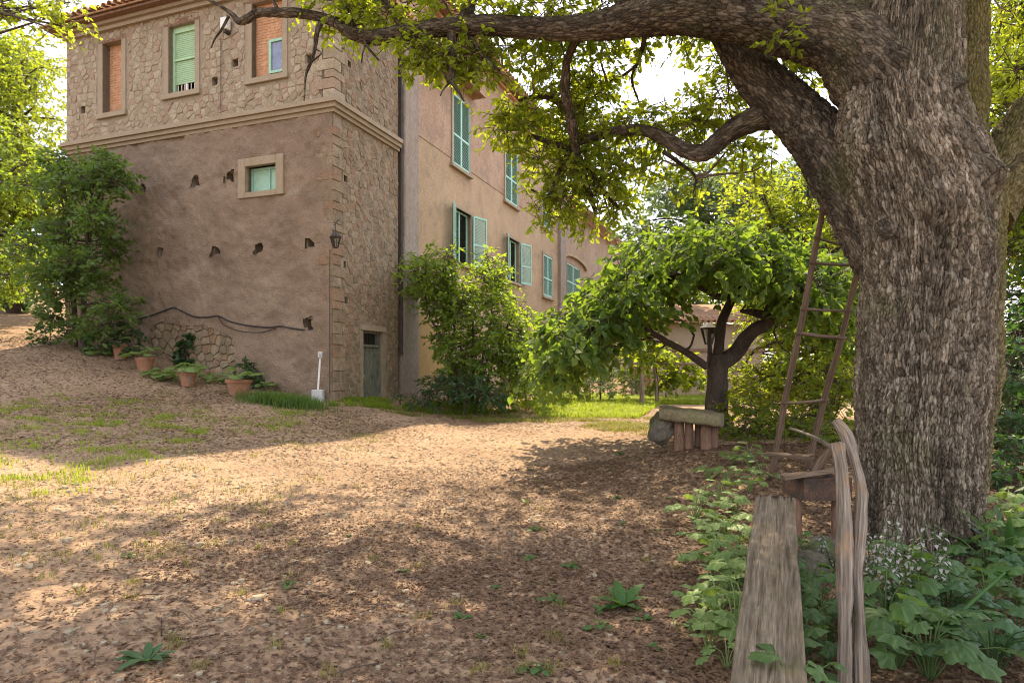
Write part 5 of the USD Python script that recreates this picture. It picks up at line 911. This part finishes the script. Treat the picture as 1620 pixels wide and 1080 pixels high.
# plank seat
pa = [P(1216, 1110, 2.45), P(1226, 792, 5.15)]
def plank(a, b, w0, w1, th, seed, n=110, m=44, up_=np.array([0, 0, 1.0])):
    t = np.linspace(0, 1, n); d = (b - a) / np.linalg.norm(b - a); s = np.cross(d, up_); s /= np.linalg.norm(s); u = np.cross(s, d)
    ring_ = [(x, .5) for x in np.linspace(-.5, .5, m)] + [(x, -.5) for x in np.linspace(.5, -.5, m)]
    rp = np.random.default_rng(seed); grooves = [(x_, rp.uniform(.006, .02)) for x_ in rp.uniform(-.45, .45, 9)]; lo_ = {x_: rp.uniform(-.2, .8) for x_, d_ in grooves}; nz_ = gaussian_filter(rp.normal(size=(n, 2 * m)), (3.0, .7)); nz_ /= nz_.std()
    V, G = [], []
    for tt in t:
        for k, (x, y) in enumerate(ring_):
            w = w0 + (w1 - w0) * tt; g_ = meshkit.fbm(np.array([x * 9 + seed, tt * 2.2, y]), 3, seed) - .5; e_ = meshkit.noise(np.array([tt * 5, np.sign(x) * 3, seed * 1.0]), seed) - .5
            yy = y * (0.86 if abs(x) > .49 else 1.0)
            G.append((x * w0, y * th, tt * np.linalg.norm(b - a)))
            gv = sum(dp * math.exp(-((x - x0 - .025 * math.sin(5 * tt + 9 * x0)) / .011) ** 2) for x0, dp in grooves if lo_[x0] < tt < lo_[x0] + .55)
            V.append(a + (b - a) * tt + s * (x * w * (1 + .06 * e_)) + u * (yy * th + (.02 * g_ + .006 * (nz_[int(tt * (n - 1)), k] if y > 0 else 0) - gv) * (y > 0)))
    m2 = 2 * m; i, j = np.meshgrid(np.arange(n - 1), np.arange(m2), indexing='ij'); k = (j + 1) % m2
    q = np.stack([i * m2 + j, i * m2 + k, (i + 1) * m2 + k, (i + 1) * m2 + j], -1).reshape(-1, 4)
    f = [q[:, [0, 1, 2]], q[:, [0, 2, 3]], np.array([[0, x + 1, x] for x in range(1, m2 - 1)]), np.array([[(n - 1) * m2, (n - 1) * m2 + x, (n - 1) * m2 + x + 1] for x in range(1, m2 - 1)])]
    V = np.array(V); f = np.vstack(f)
    return V, f, np.array(G)
bp_ = thing('plank_bench', 'long grey weathered plank bench in the foreground, running towards the ladder', 'bench')
def fix(m): 
    t = trimesh.Trimesh(*m[:2], process=False)
    if t.volume < 0: return (m[0], m[1][:, ::-1], *m[2:])
    return m
obj('seat_plank', fix(plank(pa[0], pa[1], .275, .285, .06, 2)), M_plank, bp_, smooth=50)
for k, tt in enumerate((.12, .5, .93)):
    c = pa[0] + (pa[1] - pa[0]) * tt; g = float(zg(c[0], c[1])); h = c[2] - .032 - g
    obj('support', lump([c[0], c[1], g + h / 2 - .03], (.12, .1, h / 2 + .035), 20 + k, rough=.12), M_rock, bp_, smooth=True)
rk = [(1280, 838, 5.0, (.15, .14, .13)), (1262, 870, 4.8, (.09, .08, .07)), (1300, 800, 5.5, (.16, .12, .12))]
for k, (px, py, d, s3) in enumerate(rk):
    g = onground(px, d); tag(obj('rock', lump(g + [0, 0, s3[2] * .6], s3, 30 + k), M_rock, smooth=True), ['dark mossy boulder right of the plank bench', 'small stone beside the plank bench below the dark boulder', 'flat rock under the old trough near the oak'][k], 'rock')
tr = thing('old_trough', 'dark rusty metal trough with a plank across it behind the two posts', 'trough')
g = onground(1290, 5.9); tz = P(0, 748, 5.9)[2]
def trough(w, d_, h, th=.02):
    return cat([bx(-w, w, -d_, -d_ + th, 0, h), bx(-w, w, d_ - th, d_, 0, h), bx(-w, -w + th, -d_ + th, d_ - th, 0, h), bx(w - th, w, -d_ + th, d_ - th, 0, h), bx(-w, w, -d_, d_, -th, -.001)])
obj('basin', mv(trough(.22, .18, .17), (P(1292, 0, 5.9)[0], 5.9, tz - .19), .1), M_rust, tr)
for sx in (-.16, .16): obj('leg', tube([(P(1292, 0, 5.9)[0] + sx, 5.9, g[2] - .05), (P(1292, 0, 5.9)[0] + sx, 5.9, tz - .2)], [.03, .03], 8, n=4), M_log, tr)
tag(obj('loose_plank', fix(plank(P(1238, 755, 5.75), P(1326, 742, 5.7), .14, .12, .03, 6, n=30, m=16)), M_ladder, smooth=50), 'thin weathered plank resting across the dark trough', 'plank')
tag(obj('fallen_board', fix(plank(P(1213, 717, 7.3), P(1284, 724, 7.0), .22, .22, .035, 7, n=30, m=16)), M_ladder, smooth=50), 'short brown board lying at the foot of the ladder', 'board')
tag(obj('leaning_stick', tube([P(1250, 677, 6.4), P(1285, 690, 6.0), P(1322, 710, 5.5)], [.014, .017, .019], 8, n=24, bump=wb, grain=True), M_post, smooth=True), 'thin bare stick slanting down to the top of the shorter post', 'stick')
tag(obj('crooked_stick', tube([P(1318, 708, 5.6), P(1300, 728, 5.7), P(1286, 752, 5.75)], [.03, .04, .035], 8, n=20, bump=wb, grain=True), M_ladder, smooth=True), 'short thick stick propped between the trough and the posts', 'stick')
# ---------------------------------------------------------------- leaf shapes for the low plants
def lobed(n_lobes=5, depth=.28, cup=.12, seed=0, n=30):
    """a rounded lobed leaf, base at the origin, about 1 long"""
    r = np.random.default_rng(seed); a = np.linspace(-math.pi * .93, math.pi * .93, n); rr_ = .52 * (1 - depth * .5 + depth * .5 * np.cos(n_lobes * a)) * (1 + .04 * r.normal(size=n))
    o_ = np.column_stack([rr_ * np.sin(a), .42 + rr_ * np.cos(a) * .98]); z = -cup * (o_[:, 0] ** 2 * 1.2 + (o_[:, 1] - .3) ** 2) + .03 * np.cos(n_lobes * a)
    inner = np.column_stack([o_[:, 0] * .5, .42 + (o_[:, 1] - .42) * .5]); zi = -cup * .25 * (inner[:, 0] ** 2) + .015 * np.cos(n_lobes * a)
    V = np.vstack([[0, .38, 0.0], np.column_stack([inner, zi]), np.column_stack([o_, z])])
    f = [[0, 1 + k + 1, 1 + k] for k in range(n - 1)] + [x for k in range(n - 1) for x in ([1 + k, 2 + k, n + 2 + k], [1 + k, n + 2 + k, n + 1 + k])]
    return V, np.array(f), V
def long_leaf(seed=0, w=.22, curl=.35, n=9):
    t = np.linspace(0, 1, n); ww = w * np.sin(np.pi * np.clip(t * .93 + .05, 0, 1)) ** .8; V = []
    for a, b in zip(t, ww): V += [(-b, a, .25 * b - curl * a * a), (0, a, -curl * a * a), (b, a, .25 * b - curl * a * a)]
    f = [x for k in range(n - 1) for c in (0, 1) for x in ([3 * k + c, 3 * k + c + 1, 3 * k + 4 + c], [3 * k + c, 3 * k + 4 + c, 3 * k + 3 + c])]
    return np.array(V), np.array(f)
def set_leaf(m, base, az, pitch, size, roll=0.0):
    v = m[0] * size; c, s_ = math.cos(roll), math.sin(roll); v = np.column_stack([v[:, 0] * c - v[:, 2] * s_, v[:, 1], v[:, 0] * s_ + v[:, 2] * c])
    c, s_ = math.cos(pitch), math.sin(pitch); v = np.column_stack([v[:, 0], v[:, 1] * c - v[:, 2] * s_, v[:, 1] * s_ + v[:, 2] * c])
    c, s_ = math.cos(az), math.sin(az); return np.column_stack([v[:, 0] * c - v[:, 1] * s_, v[:, 0] * s_ + v[:, 1] * c, v[:, 2]]) + np.asarray(base), *m[1:]
def rosette(name, label, category, n, reach, h, size, mat_, seed, kind='lobed', lobes=5, group=None, depth=.28):
    t = thing(name, label, category, (0, 0, 0), group=group); r = np.random.default_rng(seed); st = []
    for k in range(n):
        az = k * 2.4 + r.normal(0, .3); rr_ = reach * (.25 + .75 * (k + .5) / n) * r.uniform(.8, 1.15); hh = h * r.uniform(.55, 1.1) * (1.15 - .5 * k / n)
        b = np.array([-math.sin(az) * rr_, math.cos(az) * rr_, hh])
        if kind == 'lobed': lm = lobed(lobes, depth, r.uniform(.2, .75), seed * 50 + k); obj('leaf', set_leaf(lm, b, az, r.uniform(-.5, .25), size * r.uniform(.65, 1.2), r.normal(0, .2)), mat_, t, smooth=True); st.append(tube([(0, 0, -.02), b * [.4, .4, .75], b], [.005, .004, .0025], 5, n=7))
        else: lm = long_leaf(k, .2 if kind == 'long' else .3, r.uniform(.15, .6)); obj('leaf', set_leaf(lm, b * [.15, .15, .2], az, r.uniform(.25, .9), size * r.uniform(.7, 1.2)), mat_, t, smooth=True); st.append(tube([(0, 0, -.02), b * [.15, .15, .2]], [.004, .003], 4, n=3))
    obj('stems', cat(st), mat_, t, smooth=True)
    return t
def place(o_, p, rz=0., sc=1.0, label=None):
    x = UsdGeom.Xform(o_); ops = x.GetOrderedXformOps(); ops[0].Set(tuple(map(float, p))); ops[1].Set(float(rz)); ops[2].Set((sc, sc, sc)); 
    if label: tag(o_, label)
ORD = 'first second third fourth fifth sixth seventh eighth ninth tenth eleventh twelfth thirteenth fourteenth fifteenth sixteenth seventeenth eighteenth nineteenth twentieth twenty-first twenty-second twenty-third twenty-fourth twenty-fifth twenty-sixth twenty-seventh twenty-eighth twenty-ninth'.split()
def family(protos, spots, seed, smin=.75, smax=1.25, phrase=None, by='left'):
    """the first of each prototype moves to its spot, the rest are copies; each is told by its rank in the row"""
    rank = {s_: k for k, s_ in enumerate(sorted(spots, key=(lambda q_: q_[0]) if by == 'left' else (lambda q_: -q_[1])))}
    spots = [(*s_, f"{ORD[rank[s_]]} from the left of the {phrase}" if by == 'left' else f"{ORD[rank[s_]]} nearest of the {phrase}") for s_ in spots] if phrase else [(*s_, None) for s_ in spots]
    _family(protos, spots, seed, smin, smax)
def _family(protos, spots, seed, smin=.75, smax=1.25):
    """the first of each prototype moves to its spot, the rest are copies"""
    r = np.random.default_rng(seed)
    for k, (px, py, lb_) in enumerate(spots):
        p = at_px(px, py); o_ = protos[k % len(protos)]
        if k < len(protos): place(o_, p, r.uniform(0, 360), r.uniform(smin, smax), lb_)
        else: dup(o_, p, r.uniform(0, 360), r.uniform(smin, smax), lb_)
gA = 'broad-leaved plants left of the plank bench'; lA = 'low broad-leaved green plant growing along the left of the plank bench'
pr = [rosette('leafy_plant', lA, 'plant', nn, .17, .22, .13, M_vein2, 200 + k, lobes=lb, group=gA) for k, (nn, lb) in enumerate([(9, 5), (7, 7), (11, 5)])]
family(pr, [(1150, 860), (1135, 880), (1165, 890), (1125, 845), (1110, 800), (1140, 800), (1165, 820), (1185, 780), (1150, 770), (1120, 760), (1170, 850), (1100, 830), (1150, 925), (1130, 950), (1160, 960), (1110, 970), (1135, 1000), (1165, 1010), (1120, 1035), (1150, 1060), (1185, 740), (1160, 735), (1205, 765), (1130, 910), (1175, 925), (1178, 1000), (1185, 950), (1190, 900)], 1, phrase='low broad-leaved plants left of the plank bench', by='near')
gB = 'dark plants under the plank bench edge'; lB = 'dark green lobed plant crowding the near right side of the plank bench'
pr = [rosette('leafy_plant', lB, 'plant', nn, .2, .3, .13, M_vein, 210 + k, lobes=5, group=gB) for k, nn in enumerate([9, 8])]
family(pr, [(1275, 905), (1285, 940), (1265, 985), (1300, 1000), (1280, 1040), (1310, 1060), (1270, 1075), (1295, 960), (1255, 900), (1315, 1020)], 2, .7, 1.1, 'dark lobed plants between plank bench and posts', 'near')
o_ = rosette('leafy_plant', 'grey-green plant leaning over the near end of the plank bench', 'plant', 8, .2, .32, .14, M_vein, 220); place(o_, onground(1265, 2.95) + [-.02, 0, 0], 40, .95)
for k, (px, d, w_) in enumerate([(1190, 2.62, 'left'), (1250, 2.66, 'right')]): place(rosette('leafy_plant', f'dark lobed plant hiding the {w_} corner of the near end of the plank bench', 'plant', 11, .2, .34, .12, M_vein, 224 + k), onground(px, d), 70 * k, 1.0)
gC = 'big-leaved plants at the foot of the oak'; lC = 'large dark leafy plant in the bed at the foot of the oak trunk'
pr = [rosette('big_leaf_plant', lC, 'plant', nn, .27, .33, .155, (M_vein, M_vein, M_darkplant)[k], 230 + k, lobes=lb, group=gC) for k, (nn, lb) in enumerate([(17, 5), (15, 7), (16, 5)])]
family(pr, [(1490, 960), (1560, 980), (1590, 930), (1450, 1000), (1520, 1040), (1600, 1040), (1420, 1060), (1470, 1080), (1570, 1080), (1610, 980), (1560, 920), (1500, 1000), (1400, 1020), (1440, 940)], 3, .8, 1.15, 'large-leaved dark plants at the foot of the oak')
gC2 = 'paler plants right of the oak'; pr = [rosette('leafy_plant', 'pale green broad-leaved plant right of the oak trunk', 'plant', nn, .26, .4, .17, M_vein2, 240 + k, group=gC2) for k, nn in enumerate([9, 8])]
family(pr, [(1590, 870), (1612, 900), (1600, 840), (1575, 890), (1630, 860)], 4, .9, 1.2, 'pale broad-leaved plants right of the oak trunk')
# flower spikes
def spike(name, label, n, seed, group):
    t = thing(name, label, 'flowering plant', (0, 0, 0), group=group); r = np.random.default_rng(seed)
    for k in range(n):
        a = r.uniform(0, 6.28); lean = r.uniform(.02, .16); h = r.uniform(.38, .62); b = np.array([r.normal(0, .09), r.normal(0, .09), -.02]); tip = b + np.array([math.cos(a) * lean, math.sin(a) * lean, h])
        st = obj('stem', tube([b, (b + tip) / 2 + [0, 0, .02], tip], [.005, .0045, .002], 5, n=9), M_plantleaf, t, smooth=True)
        lv_, fl_2 = [], []
        for j in range(26):
            tt = .25 + .75 * j / 26; p = b + (tip - b) * tt; az = j * 2.4
            lv_.append(set_leaf(long_leaf(j, .16, .3, 5), p, az, .5, .055 * (1.2 - .6 * tt)))
            if tt > .45 and r.random() < .75: fl_2.append(set_leaf(long_leaf(j, .34, .7, 5), p, az + .8, .15, .030))
        obj('leaves', cat(lv_), M_paleleaf, st, smooth=True); obj('blossom', cat(fl_2), M_flower, st, smooth=True)
    return t
gS = 'flower spikes by the oak'; lS = 'plant with slender spikes of small pale lilac flowers by the oak and posts'
pr = [spike('flowering_plant', lS, nn, 250 + k, gS) for k, nn in enumerate([6, 5])]
family(pr, [(1400, 960), (1425, 945), (1390, 1000), (1310, 920), (1460, 990), (1380, 940)], 5, .85, 1.1, 'lilac flower spike plants by the oak and posts')
sb = thing('arching_stem', 'thick pale green stem slanting up to the right over the plants below the oak', 'plant stem')
sp_ = [P(1448, 1050, 3.6), P(1490, 1000, 3.7), P(1540, 950, 3.8), P(1590, 905, 3.9)]; obj('stem', tube(sp_, [.014, .013, .011, .007], 8, n=30), M_plantleaf, sb, smooth=True)
for k in range(3): obj('leaf', set_leaf(lobed(5, .28, .2, 300 + k), sp_[-1] + [0.02 * k, 0, -.02 * k], -1.2 + k, .2, .16), M_plantleaf, sb, smooth=True)
# strap-leaved plants
def strap(name, label, p, n, L, w, mat_, seed, category='plant'):
    t = thing(name, label, category, p); r = np.random.default_rng(seed)
    for k in range(n):
        obj('leaf', set_leaf(long_leaf(k, w, r.uniform(.1, .7), 10), (0, 0, -.02), r.uniform(0, 6.28), r.uniform(.35, 1.4), L * r.uniform(.65, 1.1)), mat_, t, smooth=True)
    return t
strap('strap_leaf_plant', 'upright strap-leaved plant at the right edge beside the oak trunk', onground(1597, 5.2) + [0, 0, .1], 22, .62, .045, M_darkplant, 260)
strap('yucca', 'spiky grey-green yucca on the bank at the left edge', at_px(8, 494) + [0, 0, 0.1], 46, 1.25, .05, M_strap, 261); strap('yucca', 'spiky green yucca left of the two thin trunks, right one of the pair', at_px(42, 494), 40, .95, .05, M_strap, 262)
# weeds on the yard
gW = 'small weeds on the yard'; lW = 'tiny green weed sprouting from the leaf-strewn yard'
pr = [rosette('weed', lW, 'weed', nn, .05, .05, .06, M_plantleaf, 270 + k, kind='lobed' if k else 'wide', lobes=3, group=gW) for k, nn in enumerate([6, 5])]
family(pr, [(552, 848), (455, 930), (782, 935), (836, 886), (760, 1010), (875, 955), (948, 970), (980, 720), (965, 745), (975, 790), (1040, 840), (845, 840), (1060, 790), (950, 1000), (1035, 1030), (1080, 885), (840, 745), (1080, 850), (985, 830), (1095, 1000), (730, 980), (850, 1070), (1020, 985), (205, 885), (640, 905), (905, 900)], 6, .7, 1.2, 'tiny green weeds sprouting in the leaf-strewn yard')
o_ = rosette('weed', 'largest weed in the yard, a spreading tuft of long green leaves', 'weed', 12, .1, .08, .2, M_plantleaf, 275, kind='long'); place(o_, at_px(985, 965), 20, .9)
o_ = rosette('weed', 'dark green weed in the near left of the yard', 'weed', 9, .08, .07, .15, M_darkplant, 276, kind='long'); place(o_, at_px(232, 1050), 20, .9)
tag(obj('yellow_leaf', set_leaf(lobed(3, .2, .2, 5), at_px(836, 800) + [0, 0, .03], 1.0, .5, .1), M_sunleaf, smooth=True), 'single bright yellow fallen leaf in the middle of the yard', 'leaf')
# ---------------------------------------------------------------- pots by the wall
def potted(lab_pot, lab_plant, px, py, w, h, seed, mat_=M_terra, nl=9, leafs=.24):
    d = at_px(px, py)[1]; g = at_px(px, py); R = px_r(w / 2, d); H = px_r(h, d)
    t = thing('flower_pot', lab_pot, 'flower pot', g - [0, 0, .02])
    obj('pot_body', rev([(0, 0), (R * .68, 0), (R * .93, H * .8), (R * .85, H * .8), (R * .8, H * .72), (0, H * .72)], 24), mat_, t, smooth=40); obj('pot_rim', rev([(R * .86, H * .8), (R * 1.02, H * .8), (R * 1.04, H * .98), (R * .98, H), (R * .86, H)], 24), mat_, t, smooth=40)
    obj('soil', rev([(0, H * .725), (R * .84, H * .725), (R * .84, H * .86), (0, H * .88)], 16), M_soil, t)
    if lab_plant:
        o_ = rosette('potted_plant', lab_plant, 'plant', nl, R * 1.3, .3, leafs, M_vein2, seed, kind='lobed', lobes=1, depth=.02); place(o_, g + [0, 0, H * .85], seed * 40)
potted('terracotta pot nearest the corner, rightmost of the row by the wall', 'broad pale green leaves growing in the rightmost terracotta pot', 378, 626, 40, 27, 280, leafs=.3, nl=11)
potted('small dark terracotta pot, second from the right in the row by the wall', 'broad leaves in the second pot from the right', 297, 610, 26, 22, 281, leafs=.3, nl=11)
potted('yellowish clay pot third from the right by the wall', 'leafy plant in the yellowish clay pot', 229, 586, 28, 22, 282, M_terra, leafs=.26)
potted('tall terracotta pot at the left end of the row by the wall', 'small plant in the tall leftmost terracotta pot', 191, 568, 24, 24, 283, nl=5, leafs=.18)
gH = 'broad-leaved plants between the pots'; pr = [rosette('hosta', 'broad-leaved light green plant on the ground among the flower pots', 'plant', 8, .25, .22, .28, M_vein2, 290 + k, lobes=1, depth=.03, group=gH) for k in range(2)]
family(pr, [(150, 560), (170, 564), (255, 600), (275, 604), (345, 606), (320, 600), (240, 596), (420, 616)], 7, .7, 1.0, 'broad-leaved light green plants growing between the flower pots')
bushes('small dark bush in a pot against the wall behind the rightmost flower pots', [(398, 592, 0), (405, 605, 0), (390, 580, .1)], 17.6, .22, 16, 84, M_everleaf, .12, name='small_bush')
iv = [fp(FL, *p, .1) for p in [(297, 548), (293, 562), (300, 575), (296, 590), (302, 538)]]
tree('ivy', 'dark ivy climbing the exposed stones of the wall above the pots', 'climbing plant', [([fp(FL, 297, 605, .06), fp(FL, 295, 575, .07), fp(FL, 299, 540, .07)], [.015, .012, .006])], [(p, (.16, .12, .2), 12) for p in iv], 'heart', .11, M_everleaf, M_bark2, 85, spray=(.15, 7), r_limb=(.008, .004))
# water tap pole with its concrete block
g = at_px(503, 634); tp = thing('standpipe', 'white water standpipe rising from a pale block near the corner of the house', 'standpipe', g)
dz = lambda py: EYE + (HZ - py) / F * g[1] - g[2]
obj('block', fix(cat([bx(-.14, .14, -.12, .12, -.1, dz(616), .025)])), M_grey, tp, smooth=30); obj('pipe', tube([(0, 0, dz(616) - .02), (.03, 0, dz(590)), (.06, 0, dz(562))], [.026, .024], 10, n=12), M_white, tp, smooth=True)
obj('tap_head', cat([bx(.01, .11, -.05, .05, dz(566), dz(556), .01), tube([(.06, -.04, dz(561)), (.06, -.14, dz(561)), (.06, -.16, dz(565))], [.02, .018], 8, n=8)]), M_grey, tp, smooth=30)
g = onground(798, 19.2); tag(obj('stake', fix(cat([bx(g[0] - .06, g[0] + .06, g[1] - .05, g[1] + .05, g[2] - .1, P(0, 598, 19.2)[2], .012)])), M_plank, smooth=30), 'short pale wooden stake standing in the grass right of the large bush', 'stake')
# ---------------------------------------------------------------- grass and leaf litter
def blades(pos, h, mat_, name, label, seed, w=.006, parent=None):
    r = np.random.default_rng(seed); n = len(pos); a = r.uniform(0, 2 * np.pi, n); d = np.column_stack([np.cos(a), np.sin(a), 0 * a]); s = np.column_stack([-np.sin(a), np.cos(a), 0 * a]); b = r.uniform(.15, .8, n)[:, None]; H = (h * r.uniform(.5, 1.3, n))[:, None]
    W = (w * r.uniform(.7, 1.4, n))[:, None]; up_ = np.array([0, 0, 1.0])
    V = np.stack([pos - s * W - [0, 0, .01], pos + s * W - [0, 0, .01], pos + d * H * b * .3 + up_ * H * .6 + s * W * .7, pos + d * H * b * .3 + up_ * H * .6 - s * W * .7, pos + d * H * b + up_ * H * (1 - .25 * b)], 1).reshape(-1, 3)
    f = np.array([[0, 1, 2], [0, 2, 3], [3, 2, 4]])[None] + (np.arange(n) * 5)[:, None, None]
    return tag(obj(name, (V, f.reshape(-1, 3)), mat_, parent), label, 'grass' if parent is None else None, kind='stuff')
def in_px_poly(poly, n, seed, dens=None):
    """random ground points whose picture falls in a pixel polygon"""
    r = np.random.default_rng(seed); c = np.array([at_px(*p) for p in poly]); pg_ = Polygon(c[:, :2]).buffer(0); x0, y0, x1, y1 = pg_.bounds; out = np.zeros((0, 2))
    while len(out) < n:
        p = r.uniform([x0, y0], [x1, y1], (n * 2, 2)); p = p[contains_xy(pg_, p[:, 0], p[:, 1])]
        if dens is not None: p = p[r.random(len(p)) < dens(p)]
        out = np.vstack([out, p])
    out = out[:n]; return np.column_stack([out, zg(out[:, 0], out[:, 1])])
patch = lambda sc, th, s_: (lambda p: np.clip((meshkit.fbm(np.column_stack([p * sc, 0 * p[:, 0]]), 3, s_) - th) * 6, 0, 1))
soft = lambda sc, th, s_: (lambda p: np.clip((meshkit.fbm(np.column_stack([p * sc, 0 * p[:, 0]]), 4, s_) - th) * 2.6, 0.015, 1) ** 2)
blades(in_px_poly([(840, 640), (850, 660), (1010, 662), (1045, 640), (1200, 640), (1200, 622), (860, 622)], 42000, 1), .13, M_grass, 'lawn_grass', 'bright sunlit lawn grass beyond the yard', 1, .011)
blades(in_px_poly([(600, 650), (700, 664), (860, 668), (1040, 690), (1040, 662), (860, 645), (600, 640)], 9000, 2, soft(1.5, .36, 3)), .08, M_drygrass, 'verge_grass', 'thin dry verge grass along the edge of the lawn', 2, .009)
blades(in_px_poly([(-60, 640), (-60, 780), (120, 790), (330, 700), (520, 660), (520, 636), (330, 650), (120, 620)], 5200, 3, soft(2.6, .42, 4)), .075, M_grass, 'bank_grass', 'patchy grass on the left side of the yard', 3, .006)
blades(in_px_poly([(-60, 640), (-60, 900), (300, 900), (620, 690), (520, 640), (120, 590)], 6000, 4, soft(2.2, .42, 9)), .06, M_drygrass, 'dry_grass', 'dry yellowish grass tufts scattered on the left of the yard', 4, .004)
blades(in_px_poly([(520, 642), (640, 650), (760, 655), (860, 650), (860, 636), (640, 632), (530, 630)], 9000, 5, soft(2.2, .36, 11)), .12, M_grass, 'wall_grass', 'longer grass along the foot of the door wall and bush', 5, .009)
r = np.random.default_rng(6); gt = at_px(448, 640); k = r.normal(0, 1, (2600, 2)) * [.42, .2]; tp_ = np.column_stack([gt[0] + k[:, 0], gt[1] + k[:, 1], zg(gt[0] + k[:, 0], gt[1] + k[:, 1])])
tt = thing('grass_clump', 'rounded clump of fine dark green grass left of the standpipe', 'ornamental grass'); blades(tp_, .27, M_laurel, 'blades', None, 6, .007, parent=tt)
# scattered tufts in the yard
r = np.random.default_rng(12); tps = []
for _ in range(46):
    p = at_px(r.uniform(60, 1080), r.uniform(720, 1075)); k = r.normal(0, .035, (26, 2)); tps.append(np.column_stack([p[0] + k[:, 0], p[1] + k[:, 1], np.full(26, p[2] - .005)]))
blades(np.vstack(tps), .06, M_drygrass, 'yard_grass', 'tiny grass tufts dotted over the yard', 7, .0028)
# fallen leaves
def litter(pos, size, mat_, name, label, seed, tilt=1.0, fine=False):
    r = np.random.default_rng(seed); n = len(pos); a = r.uniform(0, 2 * np.pi, n); ax = np.column_stack([np.cos(a), np.sin(a), tilt * r.normal(0, .22, n)]); no = np.column_stack([tilt * r.normal(0, .38, (n, 2)), np.ones(n)])
    sz = size * r.uniform(.5, 1.35, n); p = pos + np.column_stack([0 * a, 0 * a, r.uniform(.002, .018, n)]) - ax * (sz * .5)[:, None]
    y = nrm(ax); x = nrm(np.cross(y, no)); z = np.cross(x, y); c = r.uniform(-.25, .5, n)
    if fine: T = np.array([(0, 0, 0), (.17, .25, 1), (.12, .45, 1), (.2, .7, 1), (0, 1, 0), (-.2, .7, 1), (-.12, .45, 1), (-.17, .25, 1), (0, .5, 0)]); fz = np.array([0, .17, .12, .2, .15, .2, .12, .17, -.05]); F0 = np.array([[8, k, (k + 1) % 8] for k in range(8)])
    else: T = np.array([(0, 0, 0), (.22, .5, 1), (0, 1, 0), (-.22, .5, 1)]); fz = np.array([0, .22, .1, .22]); F0 = np.array([[0, 1, 2], [0, 2, 3]])
    m = len(T); W = p[:, None] + sz[:, None, None] * (T[None, :, 0:1] * x[:, None] + T[None, :, 1:2] * y[:, None] + (fz[None] * c[:, None])[..., None] * z[:, None])
    f = F0[None] + (np.arange(n) * m)[:, None, None]
    return tag(obj(name, (W.reshape(-1, 3), f.reshape(-1, 3)), mat_), label, 'leaves', kind='stuff')
r = np.random.default_rng(13)
def scatter(n, d0, d1, dens, seed):
    r = np.random.default_rng(seed); out = np.zeros((0, 2))
    while len(out) < n:
        d = np.sqrt(r.uniform(d0 * d0, d1 * d1, n)); x = r.uniform(-.82, .82, n) * d; p = np.column_stack([x, d]); p = p[r.random(n) < dens(p)]; out = np.vstack([out, p])
    out = out[:n]; return np.column_stack([out, zg(out[:, 0], out[:, 1])])
strip = lambda p: 1 - .75 * np.exp(-((p[:, 1] - (12.2 + .75 * p[:, 0])) / 2.2) ** 2) * (p[:, 1] > 7)
dn = lambda p: strip(p) * np.clip(.35 + .10 * p[:, 0] + .9 * (meshkit.fbm(np.column_stack([p * .8, 0 * p[:, 0]]), 3, 21) - .35), .12, 1) * np.clip(1.25 - p[:, 1] / 22, .1, 1)
litter(scatter(28000, 2.6, 5.2, dn, 1), .043, M_litter, 'fallen_leaves', 'dry brown oak leaves covering the near yard', 1, fine=True)
litter(scatter(90000, 5.2, 10.0, dn, 4), .044, M_litter, 'fallen_leaves', 'dry brown leaves covering the middle of the yard', 4, .8)
dn2 = lambda p: strip(p) * np.clip(.5 + 1.6 * (meshkit.fbm(np.column_stack([p * .7, 0 * p[:, 0]]), 3, 25) - .45), .15, 1)
litter(scatter(52000, 9.5, 20.5, dn2, 2), .068, M_litter, 'fallen_leaves', 'dry brown leaves scattered over the far yard and bank', 2, .45)
# pebbles
r = np.random.default_rng(14); pp = scatter(7000, 2.6, 12, lambda p: np.clip(.7 - .12 * p[:, 0], .1, 1), 3); ico = trimesh.creation.box([1.5, 1.5, 1.5]).convex_hull; iv_, if_ = np.array(ico.vertices), np.array(ico.faces); n = len(pp)
sz = np.exp(r.normal(math.log(.012), .45, n)); V = pp[:, None] + iv_[None] * sz[:, None, None] * r.uniform(.6, 1.3, (n, 8, 1)) * np.array([1, 1, .6]); f = if_[None] + (np.arange(n) * 8)[:, None, None]
tag(obj('pebbles', (V.reshape(-1, 3), f.reshape(-1, 3)), STONE[2], smooth=True), 'small stones strewn in the earth of the yard', 'stones', kind='stuff')
# a few fallen twigs
r = np.random.default_rng(19); a = np.array([at_px(r.uniform(200, 1080), r.uniform(720, 1070)) for _ in range(60)]); an = r.uniform(0, 6.28, 60); L = r.uniform(.06, .3, 60); dv = np.column_stack([np.cos(an), np.sin(an), 0 * an]) * L[:, None]
b = a + dv * .5 + [0, 0, .02]; c = a + dv; c[:, 2] = zg(c[:, 0], c[:, 1]) + .012; a[:, 2] += .01
tag(obj('fallen_twigs', thin_tubes(a, b, c, np.full(60, .005), np.full(60, .003)), M_twig), 'thin dead twigs lying among the leaves of the yard', 'twigs', kind='stuff')
